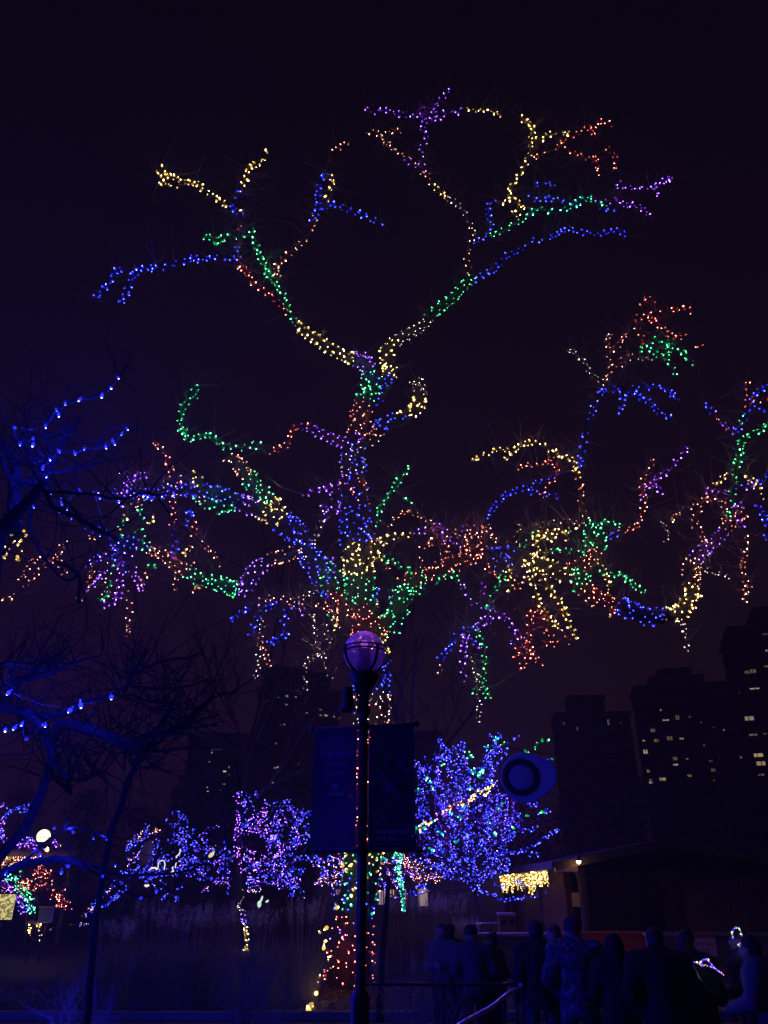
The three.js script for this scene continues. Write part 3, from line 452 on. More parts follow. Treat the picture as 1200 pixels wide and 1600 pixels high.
  ['the green sprays at right', 'F', '. 400,300,2 | G 415,270,3 450,245,4 520,250,4 530,280,3; G 430,280,4 480,305,4 520,318,3; G 515,330 520,345,3 545,380,4 557,397,3; G 560,280,3 580,290,4 600,320,4 632,345,3; G 520,250,3 515,310'],
  ['the yellow arc bending down at right', 'E', 'Y 605,440,2.5 570,430,2.5 535,412 500,397,3 450,367,3 410,362,3.5 375,372,4 350,383,3.5 332,408,3 300,442,2.5; Y 330,405 285,390,2.5 235,405,2.5 185,430,3 160,442'],
  ['the red twig under the yellow arc', 'E', '. 545,430,1.5 | R 490,437 520,462 527,492; R 350,475 400,458,2.5 465,455 495,445; R 525,520 490,545 465,575 455,607'],
  ['the blue branch under the yellow arc', 'E', 'B 545,498,2.5 480,520,2.5 420,545,2.5 350,572,2.5 305,585 285,615; B 285,615 255,635 240,665 205,695 | . 185,740; B 410,560 415,575,3 460,580 490,585 535,597'],
  ['the curving twig right of the green knot', 'E', '. 700,800,4 | B 725,785,3.5 760,765,3.5 795,752,3 | RO 850,730,2.5 880,715,2.5 890,670,3 905,620,3.5 | R 893,565,2.5 900,495,2.5; RO 918,500 930,470 943,425; P 898,590 887,600'],
  ['the purple shoot at right', 'E', '. 900,560,2 | P 935,545,2.5 955,510,4 1000,492,3 1030,450,2.5 1070,412,2.5 1090,380,4; P 955,515,3 940,552,3; P 962,545 970,590'],
  ['the green twig low at right', 'F', '. 190,1215,2.5 | G 290,1220,2 330,1225,3 360,1255 390,1275,3 430,1297,3'],
  ['the yellow drop below the right limb', 'E', 'Y 705,875,2 735,930,4 745,960,3 752,992,3; RO 768,1075,2 762,1118; O 660,1050,6 700,1055,5'],
  ['the long yellow sprays hanging at right', 'E', 'Y 415,910,8 420,950,5 440,1040,3.5 470,1088,3.5 510,1140,3.5 540,1162,3; Y 450,930,5 500,1000 540,1048,3 560,1100,3.5 580,1150,3.5 600,1210,3.5; Y 325,895,4 313,940,5 328,1012,4; Y 395,930,5 390,965,4'],
  ['the red ends of the hanging sprays', 'E', 'R 540,1162 570,1200 580,1227; RO 340,925,4 355,1000,4; R 212,878,4 240,920,3 270,940; R 500,1130,2 415,1092,4 412,1170 405,1250 410,1295; R 410,1250 430,1285 457,1322; R 455,1165,3 500,1190 525,1247; R 465,1222,2 505,1232'],
  ['the green streamers under the right limb', 'E', 'G 5,965,4 45,938,4 100,940,7 100,975,6; G 300,925,3 285,950,3 260,990,3 240,1050,3 222,1090'],
  ['the purple sprays under the right limb', 'E', 'P 105,965,3 130,1000,6 170,1050,6 210,1090,6 | P 240,1120,5 230,1150,4; P 215,1110,5 195,1150,5 150,1165,4; P 250,1098,3 300,1115,3 330,1150,4 355,1185,3.5 380,1225,3.5; P 340,1200 333,1242; P 200,1020,3 210,965'],
  ['the hanging fountain right of the lamp post', 'E', 'B 160,1160,4 90,1190,3.5 70,1235,4 45,1270 18,1297,3; P 135,1185,5 125,1230,4 120,1290,4 125,1393,3; G 170,1170,4 205,1225,3 215,1300,3.5 208,1370,4 215,1430,3 232,1468,3; PB 150,1195,3 190,1250,3; W 145,1275 170,1340 185,1400 190,1480 183,1572; G 190,1390 167,1445,3; O 25,1325 15,1372'],
  ['the red threads under the right limb', 'E', 'R 378,1190,3 375,1280 372,1352; RO 350,1290 355,1250; R 400,1310 420,1260'],
  ['the green stem at far right', 'F', '. 768,985,5 | G 780,960,6 785,880,5 800,780,5 812,740,5 820,690,4.5 825,645,4.5; BG 820,605,4 830,575,4 850,550,5'],
  ['the blue and red fork at far right', 'F', 'R 850,520,4 850,490,4 870,470,3; R 850,500,3 880,505,3 915,495 933,480; B 860,500,3 890,462 930,437; B 860,530 900,530 930,540; RO 830,442,4 850,430,4 845,415; B 665,512,4 680,525,4 705,545,3 | RP 740,592,3 770,610 | PB 800,625,4 830,600'],
  ['the green branch at the right edge', 'F', 'G 825,645,5 880,630,4 915,612,4 935,595,4'],
  ['the arching sprays at far right', 'F', 'YO 785,795,2.5 740,820,3.5 705,845,3; P 700,850,5 685,885,3; P 715,862 770,887; Y 838,800 870,830,3 895,870; PB 800,860,3 850,855 890,840; B 870,855 900,830 932,800; O 890,890 935,900; O 690,905,4 655,915,4 635,980 620,1020; O 665,930 590,945 545,980 530,1000; O 645,1000,2 660,1065 672,1090; O 690,905,2 740,912,3 752,960 750,1005; B 890,930 915,980,3 935,1020; B 920,1060 935,1068'],
  ['the hanging threads at far right', 'F', 'P 790,960,3 800,930 835,933; P 820,985,3 830,1030,4; O 840,1050,2 850,1110 833,1160 828,1200,4 850,1250,4 855,1292; O 835,1215 842,1290 833,1335; W 480,1000,1.5 515,1035 505,1092; W 655,1195,1.5 710,1212 780,1232; W 580,1400,1.5 582,1440 590,1480 598,1545; OW 283,1350 285,1402'],
];
const tree = thing('cottonwood_tree', 'tall bare tree wrapped in coloured string lights behind the lamp post', 'tree', at(545, 1541, 21));
const TREE_AT = tree.position.clone(); TREE_AT.y = 0; tree.position.y = 0;
const treeDepth = (x, y) => 21 - 4.2 * THREE.MathUtils.smoothstep(1000 - y, 0, 900) + 2.6 * Math.sin((x - 565) / 175) * Math.cos((y - 540) / 270) * THREE.MathUtils.smoothstep(1120 - y, 0, 200);
function limbPoint(p, o) { const D = treeDepth(p.x, p.y) + o, q = at(p.x, p.y, D); q.r = Math.max(p.r, 0.9) * mpp(p.y, D); return q; }
{
  const R = rng(11), limbs = [], twigs = [], thick = [];
  const known = [];                                                // picture points of limbs already grown, with the depth offset they have there
  TREE.forEach(([desc, win, text], n) => {
    const strokes = parseRuns(win, text), byColor = new Map();
    strokes.forEach((runs, si) => {
      const all = runs.flatMap((r, i) => (i ? r.pts.slice(1) : r.pts)), big = Math.max(...all.map((p) => p.r)) > 6.5;
      const reach = big ? 0 : (R() - 0.5) * 2.2;
      // where does it join the tree? at whichever end lies nearer a limb that is there already
      let best = { d: 1e9 };
      for (const e of [0, all.length - 1]) for (const k of known) { const d = Math.hypot(all[e].x - k.x, all[e].y - k.y) - k.r * 0.6 + (e ? 4 : 0); if (d < best.d) best = { d, e, k }; }
      const flip = best.d < 1e8 && best.e > 0, o0 = best.d < 150 ? best.k.o : 0;
      const len = []; let L = 0; all.forEach((p, i) => { if (i) L += Math.hypot(p.x - all[i - 1].x, p.y - all[i - 1].y); len.push(L); });
      const offset = (s) => o0 + reach * (flip ? 1 - s : s);
      const pts3 = all.map((p, i) => { const o = offset(len[i] / Math.max(L, 1)); known.push({ x: p.x, y: p.y, r: p.r, o }); if (i) { const a = all[i - 1]; known.push({ x: (a.x + p.x) / 2, y: (a.y + p.y) / 2, r: p.r, o }); } return limbPoint(p, o); });
      // wood
      const wood = pts3.map((p) => { const q = p.clone(); q.r = Math.max(0.02, p.r * (p.r > 0.1 ? 0.93 : 0.4)); return q; });
      if (best.d < 150 && best.d > 1) { const j = limbPoint({ x: best.k.x, y: best.k.y, r: 1 }, best.k.o); j.r = Math.max(0.025, wood[flip ? wood.length - 1 : 0].r * 1.1); flip ? wood.push(j) : wood.unshift(j); }
      if (!big) { const m = flip ? 0 : wood.length - 1; wood[m].r *= 0.5; }
      const path = spline(wood, big ? 0.35 : 0.3);
      if (!big) path.forEach((p, i) => { if (i && i < path.length - 1) { p.x += (R() - 0.5) * 0.05; p.y += (R() - 0.5) * 0.05; p.z += (R() - 0.5) * 0.08; } });
      const local = path.map((p) => { const q = p.clone().sub(TREE_AT); q.r = p.r; return q; });
      if (n === 0) { local[0].y = -0.3; }
      limbs.push([n < 4 ? 'trunk' : big ? 'limb' : 'branch', tube(local, local.map((p) => p.r), big ? 14 : 6)]);
      // twigs
      if (n > 4) {
        const count = Math.round(L / (big ? 10 : 4));
        for (let k = 0; k < count; k++) {
          const a = path[Math.floor(R() * path.length)].clone().sub(TREE_AT), dir = V(R() - 0.5, R() * 0.9 - 0.25, R() - 0.5).normalize(), l = 0.35 + R() * 0.9, pts = [a.clone()];
          for (let s = 0; s < 4; s++) { dir.add(V(R() - 0.5, R() - 0.42, R() - 0.5).multiplyScalar(0.75)).normalize(); a.addScaledVector(dir, l / 4); pts.push(a.clone()); if (s === 1 && R() < 0.6) { const d2 = dir.clone().add(V(R() - 0.5, R() - 0.5, R() - 0.5)).normalize(); twigs.push(tube([a.clone(), a.clone().addScaledVector(d2, l * 0.3), a.clone().addScaledVector(d2.add(V(R() - 0.5, R() - 0.3, R() - 0.5).multiplyScalar(0.5)), l * 0.55)], [0.005, 0.004, 0.002], 3, false)); } }
          twigs.push(tube(pts, [0.011, 0.009, 0.007, 0.005, 0.003], 3, false));
        }
      }
      // bulbs wound round the wood
      let s0 = 0;
      runs.forEach((run) => {
        const pl = run.pts; let rl = 0; for (let i = 1; i < pl.length; i++) rl += Math.hypot(pl[i].x - pl[i - 1].x, pl[i].y - pl[i - 1].y);
        if (run.colors !== '.' && pl.length > 1) {
          const rm = pl.reduce((a, p) => a + p.r, 0) / pl.length, ctl = pl.map((p, i) => limbPoint(p, offset(Math.min(1, (s0 + rl * (pl.length > 1 ? i / (pl.length - 1) : 0)) / Math.max(L, 1)))));
          const curve = spline(ctl, 0.1), tiny = run.colors[0] === 'W';
          const count = Math.max(3, Math.round(rl * (0.135 + 0.0125 * rm) * (rm > 6 ? 2.6 : 1.4) * (tiny ? 1.15 : 1) * (rm > 29 && run.pts[0].y > 1420 ? 0.62 : 1)));
          const t = V(), b = V(), c = V(), up = V(0.2, 0.9, 0.35).normalize(), toward = V(0.03, 0.04, 1).normalize(); let ang = R() * 6;
          for (let i = 0; i < count; i++) {
            const u = (i + 0.15 + 0.7 * R()) / count * (curve.length - 1), k = Math.min(curve.length - 2, Math.floor(u)), p = curve[k].clone().lerp(curve[k + 1], u - k), r = curve[k].r;
            t.subVectors(curve[k + 1], curve[k]).normalize(); b.crossVectors(t, rm > 6 ? toward : up).normalize(); c.crossVectors(b, t);
            ang += rm > 6 ? 2.4 + (R() - 0.5) * 0.5 : 1.1 + R() * 2.2;
            if (rm > 8 && R() < 0.55) { const k2 = Math.acos(2 * R() - 1); ang = c.z * Math.sin(k2) > 0 ? k2 : -k2; }
            const w = Math.max(r, 0.02) * (rm > 6 ? 0.97 : 0.35 + 0.4 * R()) + 0.012, dir = b.clone().multiplyScalar(Math.cos(ang)).addScaledVector(c, Math.sin(ang));
            const key = run.colors[Math.floor(R() * run.colors.length)];
            if (!byColor.has(key)) byColor.set(key, []);
            byColor.get(key).push({ p: p.clone().addScaledVector(dir, w + 0.022), w: p.clone().addScaledVector(dir, w), out: dir.clone(), start: i === 0, size: (rm > 6 ? 0.9 : 1.05) });
          }
        }
        s0 += rl;
      });
    });
    for (const [key, bulbs] of byColor) lightString(`${GLOW[key][3]} string lights on ${desc}`, 'string lights wrapped round the big tree', key, bulbs);
  });
  for (const name of ['trunk', 'limb', 'branch']) for (const [k, g] of limbs) if (k === name) part(name, g, M.bark, tree);
  for (let i = 0, q = Math.ceil(twigs.length / 2); i < 2; i++) part('twigs', twigs.slice(i * q, (i + 1) * q), M.twig, tree, 'stuff');
}
// ---------------------------------------------------------------- lit shrubs and displays
function litPlant({ name = 'lit_shrub', label, cat = 'shrub', base, D, win, text, desc, group, bright = 1.3, dens = 1, jit = 1, size = 0.82, root = 0.06, o: given, lamp: lampK = 1 }) {
  const R = rng(Math.round(base[0] * 7 + base[1])), b = at(base[0], base[1], D); b.y = 0;
  const o = given ?? thing(name, label, cat, b), O = o.position, known = [{ x: base[0], y: base[1], o: 0, r: 3 }], byColor = new Map(), wood = [];
  const P = (p, q) => { const v = at(p.x, p.y, D + q); v.r = Math.max(0.4, p.r * 0.5) * mpp(p.y, D); v.y = Math.max(v.y, 0.02); return v; };
  parseRuns(win, text).forEach((runs) => {
    const all = runs.flatMap((r, i) => (i ? r.pts.slice(1) : r.pts)); let best = { d: 1e9 };
    for (const e of [0, all.length - 1]) for (const k of known) { const d = Math.hypot(all[e].x - k.x, (all[e].y - k.y) * 1.0) + (k.y < all[e].y - 4 ? 12 : 0); if (d < best.d) best = { d, e, k }; }
    const flip = best.e > 0, o0 = best.k.o, reach = (R() - 0.5) * 1.6 * jit;
    const pts = all.map((p, i) => { const s = i / Math.max(1, all.length - 1), q = o0 + reach * (flip ? 1 - s : s); known.push({ x: p.x, y: p.y, o: q, r: p.r }); return P(p, q); });
    const w = pts.map((p) => Object.assign(p.clone(), { r: Math.max(0.012, p.r * 0.5) })), j = Object.assign(P({ x: best.k.x, y: best.k.y, r: 1 }, best.k.o), { r: 0.03 });
    if (best.d > 1) flip ? w.push(j) : w.unshift(j);
    const path = spline(w, 0.25).map((p) => Object.assign(p.clone().sub(O), { r: p.r })); wood.push(tube(path, path.map((p) => p.r), 5));
    let at0 = 0;
    runs.forEach((run) => {
      const n0 = run.pts.length, ctl = pts.slice(at0, at0 + n0); at0 += n0 - 1;
      if (run.colors === '.' || n0 < 2) return;
      let rl = 0; for (let i = 1; i < n0; i++) rl += Math.hypot(run.pts[i].x - run.pts[i - 1].x, run.pts[i].y - run.pts[i - 1].y);
      const curve = spline(ctl, 0.08), rm = run.pts.reduce((a, p) => a + p.r, 0) / n0, n = Math.max(2, Math.round(rl * (0.24 + 0.085 * rm) * dens));
      for (let i = 0; i < n; i++) { const u = (i + R()) / n * (curve.length - 1), k = Math.min(curve.length - 2, Math.floor(u)), p = curve[k].clone().lerp(curve[k + 1], u - k), q = V(R() - 0.5, R() - 0.5, R() - 0.5).multiplyScalar(2 * Math.max(0.03, curve[k].r * 2)); const key = run.colors[Math.floor(R() * run.colors.length)]; if (!byColor.has(key)) byColor.set(key, []); byColor.get(key).push({ p: p.add(q), out: q.clone().normalize(), start: i === 0, size }); }
    });
  });
  for (const g of wood) part('branch', g, M.darkBark, o);
  for (const [key, bulbs] of byColor) lightString(`${GLOW[key][3]} lights on ${desc}`, group ?? 'string lights on the shrubs and displays', key, bulbs, { lamp: lampK, bright });
  return o;
}
WIN.K = [0, 1280, 8]; WIN.L = [0, 1050, 2.91]; WIN.N = [190, 1300, 10.91];
// a plant filled by growing wood towards points scattered in a crown, bulbs all along it
function litCrown({ label, name, cat, base, D, depth, poly, win, n, colors, desc, seed, sectors = 1, size = 1, step = 0.24, trunkR = 0.09, keep = 1, dens = 1, bright = 1, low = 0 }) {
  const [ox, oy, s] = WIN[win], R = rng(seed), pg = poly.split(' ').map((p) => { const [x, y] = p.split(',').map(Number); return [ox + x / s, oy + y / s]; });
  const inside = (x, y) => { let c = false; for (let i = 0, j = pg.length - 1; i < pg.length; j = i++) { const [a, b] = pg[i], [e, f] = pg[j]; if ((b > y) !== (f > y) && x < (e - a) * (y - b) / (f - b) + a) c = !c; } return c; };
  const xs = pg.map((p) => p[0]), ys = pg.map((p) => p[1]), x0 = Math.min(...xs), x1 = Math.max(...xs), y0 = Math.min(...ys), y1 = Math.max(...ys), att = [];
  for (let tries = 0; att.length < n && tries < n * 60; tries++) { const x = x0 + R() * (x1 - x0), y = y0 + R() * (y1 - y0); if (inside(x, y)) { const cx = (x - (x0 + x1) / 2) / ((x1 - x0) / 2); att.push(at(x, y, D + (R() - 0.5) * 2 * depth * Math.sqrt(Math.max(0.15, 1 - cx * cx * 0.8)))); } }
  const b = at(base[0], base[1], D); b.y = 0;
  const o = thing(name, label, cat, b), nodes = [{ p: b.clone(), par: -1, kids: 0 }];
  const first = att.reduce((m, a) => Math.min(m, a.y), 1e9);
  while (nodes.at(-1).p.y < Math.max(low, first - 0.3)) nodes.push({ p: nodes.at(-1).p.clone().add(V((R() - 0.5) * 0.06, step, (R() - 0.5) * 0.06)), par: nodes.length - 1, kids: 0 });
  const live = att.map((p) => ({ p, near: 0, d: 1e9 })), upd = (from) => { for (const a of live) for (let i = from; i < nodes.length; i++) { const d = a.p.distanceToSquared(nodes[i].p); if (d < a.d) { a.d = d; a.near = i; } } };
  upd(0);
  for (let it = 0; it < 60 && live.length; it++) {
    const pull = new Map(); for (const a of live) { const v = a.p.clone().sub(nodes[a.near].p).normalize(); pull.has(a.near) ? pull.get(a.near).add(v) : pull.set(a.near, v); }
    const from = nodes.length;
    for (const [i, v] of pull) { v.normalize().add(V(R() - 0.5, R() - 0.5, R() - 0.5).multiplyScalar(0.35)).normalize(); nodes.push({ p: nodes[i].p.clone().addScaledVector(v, step), par: i, kids: 0 }); }
    upd(from);
    for (let k = live.length - 1; k >= 0; k--) if (live[k].d < step * step * 1.3) live.splice(k, 1);
    if (nodes.length > 6000) break;
  }
  for (let i = nodes.length - 1; i > 0; i--) nodes[nodes[i].par].w = (nodes[nodes[i].par].w ?? 0) + (nodes[i].w ?? 1);
  const rad = (i) => Math.min(trunkR, 0.006 + trunkR * Math.sqrt((nodes[i].w ?? 1) / nodes.length)), chains = [], seen = new Set(), kids = nodes.map(() => []);
  nodes.forEach((q, i) => { if (q.par >= 0) kids[q.par].push(i); });
  const grow = (i, start) => { const c = start >= 0 ? [start] : []; let k = i; for (;;) { c.push(k); if (!kids[k].length) break; kids[k].sort((a, d) => (nodes[d].w ?? 1) - (nodes[a].w ?? 1)); for (const m of kids[k].slice(1)) grow(m, k); k = kids[k][0]; } chains.push(c); };
  grow(0, -1);
  const geo = chains.filter((c) => c.length > 1).sort((a, c) => c.length - a.length).map((c) => tube(c.map((i) => nodes[i].p.clone().sub(b)), c.map(rad), c.length > 12 ? 6 : 3, false));
  part('trunk', geo[0], M.darkBark, o); for (const g of geo.slice(1, 25)) part('branch', g, M.darkBark, o); if (geo.length > 25) part('twigs', geo.slice(25), M.darkBark, o, 'stuff');
  // bulbs along every branch above the bare trunk
  const sets = new Map();
  for (const c of chains) c.forEach((i, m) => {
    if (!m || nodes[i].p.y < first - 0.2) return;
    const a = nodes[c[m - 1]].p, q = nodes[i].p;
    for (let k = 0; k < 2; k++) { if (R() > keep * dens * 0.5 + 0) continue; const p = a.clone().lerp(q, R()), out = V(R() - 0.5, R() - 0.5, R() - 0.5).normalize(); p.addScaledVector(out, rad(i) + 0.03); const key = colors[Math.floor(R() * colors.length)], sec = sectors > 1 ? Math.min(sectors - 1, Math.floor((att.length ? (p.x - (b.x + att[0].x * 0)) : 0) * 0 + sectors * THREE.MathUtils.clamp((p.x - xmin) / (xmax - xmin), 0, 0.999))) : 0, id = key + sec; if (!sets.has(id)) sets.set(id, []); sets.get(id).push({ p, out, start: m === 1, size }); }
  });
  return { o, sets, b, nodes };
}
let xmin = 0, xmax = 1;
function crownStrings(c, names, desc, bright = 1, lampK = 1, lampOut = 0.6) { for (const [id, bulbs] of c.sets) lightString(`${GLOW[id[0]][3]} lights on ${names ? names[+id.slice(1)] + ' of ' : ''}${desc}`, 'string lights on the shrubs and displays', id[0], bulbs, { bright, noWire: true, lamp: lampK, lampOut }); }
// the big blue tree
{
  const D = 32; xmin = at(640, 1300, D).x; xmax = at(890, 1300, D).x;
  const c = litCrown({ label: 'tree covered in dense blue lights with a few large green bulbs', name: 'blue_lit_tree', cat: 'tree', base: [748, 1484], D, depth: 2.6, win: 'U', n: 1500, colors: 'BBBBBBBBP', sectors: 3, seed: 71, step: 0.18, size: 0.8, trunkR: 0.13, dens: 1.3,
    poly: '85,240 200,310 260,200 285,100 330,170 400,190 440,110 480,260 540,320 590,130 690,70 740,130 700,220 670,330 700,430 780,500 820,560 760,600 840,640 820,740 720,790 760,880 760,990 680,1060 560,1090 500,1140 430,1080 300,1050 260,1010 180,960 160,860 100,790 90,680 100,560 160,400' });
  crownStrings(c, ['the left third', 'the middle third', 'the right third'], 'the dense blue tree', 1.3, 60, 1.7);
  litPlant({ o: c.o, base: [748, 1390], D, win: 'U', desc: 'the loose outer twigs of the dense blue tree', jit: 1.6, dens: 1.1, size: 1.0, lamp: 1.2,
    text: 'B 85,235 140,270 200,300 260,330; B 245,210 300,230 350,240; B 285,95 300,150 340,190 400,300; B 440,110 460,160 440,240 420,330; B 600,150 620,220 640,330; B 695,60 660,120 640,200; B 750,125 730,190 690,250 670,320; B 770,520 850,525 900,545 950,548; B 800,600 830,640 820,700 870,720 940,700; B 940,640 980,600 1020,580; B 700,800 780,760 800,730; B 740,870 800,865 860,850 920,820 990,770 1040,735 1095,720; B 880,885 920,875 955,885; B 750,990 745,900; B 545,1100 580,1130 650,1150 720,1185 800,1170 850,1170 950,1150; B 1005,1165 1010,1120 1080,1125 1160,1130; B 1070,1010 1080,1080 1075,1120; B 640,1060 690,1090 730,1085; BP 780,1050 840,1070 850,1110; B 985,265 1030,240; B 1000,300 1045,265; B 940,440 1010,400 1040,370 1070,350; BP 780,95 815,95; B 220,1110 170,1090 130,1110; B 60,1140 180,1140' });
  litPlant({ o: c.o, base: [748, 1390], D: D - 2.4, win: 'U', desc: 'the front of the dense blue tree', jit: 0.8, size: 1.5, dens: 0.6, lamp: 0.8,
    text: 'T 105,740,4 130,720 180,690,3 260,640,4; T 240,430,3 230,400; G 300,290,4 296,300; G 460,195,4 495,240; GT 495,315,3 540,325 560,370 575,290; T 600,150,4 615,180; T 655,105 665,95; G 700,135,4 712,150; G 860,190,3 880,205; G 930,165,3 985,125,4 1000,120; T 985,265,2 1040,240; T 1040,368 1050,360; G 975,595,3 990,580; TG 860,610 895,612; G 775,695 790,700; T 650,740 660,755; T 610,650 625,660; T 430,615,4 445,630; T 295,720,4 310,735; T 380,795 400,800; T 470,555,3 460,545; G 665,575 705,540; GT 500,430 490,440; T 100,465,4 140,460; G 205,370 210,365; T 220,845 230,850; T 370,590 360,620' });
  litPlant({ o: c.o, base: [748, 1390], D: D - 3.0, win: 'U', desc: 'the slanting row across the dense blue tree', jit: 0.3, size: 1.3, dens: 1.15, lamp: 0.8, text: 'YW 150,712,4 215,665 | YP 300,605,3 330,590 | YO 410,540 480,525 515,492 | YW 560,462,5 600,460 640,432 635,405' });
}
// shrubs and displays in the middle ground, left of the lamp post
litPlant({ label: 'arched shrub wrapped in blue and orange lights at left', base: [205, 1452], D: 36, win: 'S', desc: 'the arched shrub at left', dens: 1.25, text: 'BO 0,430,4 30,380 80,340 130,270; O 130,320,3 190,315 160,300; B 130,270 120,330; OB 0,520,6 40,490 80,455,5; O 60,470 80,450; PO 140,400,5 180,380; B 190,365 170,430 150,490,4 120,560; B 0,570,4 60,580 110,600; B 0,420 50,400 45,345; B 100,540 140,600; BW 20,600 -40,560; B 245,240 230,245' });
litPlant({ label: 'low slope of blue and orange lights at lower left', base: [140, 1462], D: 34, win: 'L', desc: 'the low slope at lower left', dens: 1.3, text: 'BO 385,1105,5 430,1060,4 470,1010 520,970; B 410,1060 440,1080 500,1040 550,1020; B 520,950 570,970 545,1020; WB 360,1150 400,1140; B 480,1070 540,1000; Y 410,1072,3 415,1080' });
litPlant({ label: 'branching shrub with blue lights beside the white chairs', base: [272, 1455], D: 38, win: 'S', desc: 'the branching shrub beside the white chairs', dens: 1.15, text: 'B 265,200,2.5 320,200 360,240 370,300 380,350; B 230,245 280,280 300,270; B 280,320 310,350 330,400 350,450; B 245,380 300,380 330,410; B 420,300 400,340 370,380 340,420; BP 590,280 530,290 470,330 440,350; BP 440,345 490,380 430,440,3; B 350,440 390,410 420,400; B 340,480 380,490 350,540; B 280,560 200,570,4 150,600; B 340,560,4 300,580; B 150,600 90,630; B 210,490 260,490' });
litPlant({ label: 'low hedge of blue lights under the white chairs', base: [262, 1462], D: 37, win: 'S', desc: 'the low hedge under the white chairs', text: 'B 220,745 225,720 310,720 300,745; B 320,680 330,650; WB 360,610 400,610; BP 450,600,4 490,610; PW 450,700 500,680 480,660; BP 550,640,4 600,620,5 660,640; B 620,660,3 630,710; O 555,650 600,640; BP 590,440,5 560,500,6 630,450; B 620,480,7 600,560; OP 500,430,3 540,410; B 470,520 460,550' });
litPlant({ name: 'lit_tree', cat: 'tree', label: 'slender small tree with a light-wrapped trunk and purple crown', base: [383, 1504], D: 33, win: 'S', desc: 'the slender purple tree', dens: 1.35, jit: 1.6, text: 'Y 730,1115,2 738,1050,3 738,960,3 730,900 | BP 725,880,4 720,825,4 | W 690,790,1 720,720; P 665,500,3 680,400,4 675,330 690,260 680,200; PB 670,100,3 690,80 720,75; PB 690,130 720,140 735,170 715,220,4; B 750,90,4 740,150; B 800,60 800,105; P 690,330,4 740,320 800,310 840,330; P 720,400 760,440 795,445; PO 700,410 690,470; P 680,520 740,490 780,510; P 710,560 760,575; PB 750,665,5 800,650,6 840,640; W 715,690 830,690' });
litPlant({ name: 'lit_tree', cat: 'tree', label: 'bushy small tree with blue and purple lights left of the banners', base: [448, 1490], D: 33, win: 'S', desc: 'the bushy tree left of the banners', dens: 1.3, jit: 2, text: 'B 1015,730,4 1030,680,4 1010,620,4 980,560,4 970,500,4 | BP 960,420,4 910,360,4; P 870,130,3 840,190 790,220 740,270; P 870,180,4 840,240 880,330,4 880,450; B 975,125 1010,130 1035,180 1045,230; PB 930,190 970,200 990,260 940,270; PB 900,240,4 910,300; B 1135,195,3 1115,215 1090,245 1040,290,4 1040,360 1000,440; B 1130,260 1110,300 1135,350 1090,370; B 1120,390,4 1060,370,4 1030,400; B 900,330,5 930,380 950,350; P 970,380,4 960,420; BP 870,500,5 920,510 980,510,5; B 1050,480 1100,480,3 1160,480,5 1200,490; B 1040,540,4 1080,570 1100,540; BP 1000,590,5 1050,620 1070,650; P 960,560,4 950,600; B 990,460 1040,470; P 830,480 870,520; BP 890,640,3 950,640' });
for (const a of [
  { label: 'fine mass of blue and violet lights filling the bushy tree left of the banners', win: 'S', D: 33.6, base: [470, 1490], n: 420, colors: 'BBBPP', seed: 83, size: 0.74, depth: 1.6, poly: '670,90 760,60 800,100 860,120 1040,120 1140,190 1130,380 1040,470 1080,660 1000,720 880,650 740,670 680,560 720,440 860,450 830,340 690,310', desc: 'the fine mass in the bushy tree left of the banners' },
  { label: 'fine mass of blue lights filling the shrubs round the white chairs', win: 'S', D: 37.2, base: [245, 1460], n: 420, colors: 'BBBBP', seed: 84, size: 0.74, depth: 1.6, poly: '0,430 130,270 190,310 170,440 300,480 300,360 320,190 420,300 490,380 640,440 660,640 560,650 420,620 300,610 140,640 0,600', desc: 'the fine mass round the white chairs' },
  { label: 'low mass of blue and pink lights left of the wide trunk', base: [516, 1470], n: 300, colors: 'BBPOW', seed: 81, poly: '160,80 400,60 480,80 480,280 380,260 260,290 200,270 270,180 190,130', desc: 'the low mass left of the wide trunk' },
  { label: 'low mass of many-coloured lights right of the wide trunk', base: [622, 1470], n: 420, colors: 'BBPPOW', seed: 82, poly: '560,70 700,60 800,70 900,60 1010,90 1080,240 1000,300 930,270 760,290 640,320 560,260', desc: 'the low mass right of the wide trunk' }]) {
  xmin = 0; xmax = 1; const c = litCrown({ name: 'lit_shrub', cat: 'shrub', D: 34, depth: 1.2, win: 'Q', trunkR: 0.05, step: 0.2, size: 0.95, low: 0.6, dens: 1.15, ...a }); crownStrings(c, null, a.desc, 1.5, 1.5);
}
litPlant({ label: 'tall thin shrub with a teal string hanging down right of the trunk', base: [628, 1482], D: 30, win: 'Q', desc: 'the tall thin shrub right of the trunk', dens: 1.5, jit: 0.4, size: 1.05, text: 'TG 745,70,4 790,80,4 780,140,4 790,200,4 805,270,3 808,350,3 820,440,2; TG 670,75,4 660,110,4 690,100; O 665,65,3 680,80' });
litPlant({ label: 'dense orange-pink cluster above the pale windows', base: [655, 1478], D: 33, win: 'Q', desc: 'the cluster above the pale windows', dens: 1.7, text: 'O 800,60,5 830,110 880,140; PO 800,130,6 860,170; WO 900,120,6 950,160,6; O 880,200,2 890,235; O 910,200 910,235; O 935,205 935,240; O 960,200 960,232; O 985,205 985,240; O 1010,200 1010,235; O 1035,205 1035,240; O 1060,205 1060,235; OW 260,230,4 310,240,4; O 350,215,2 355,240' });
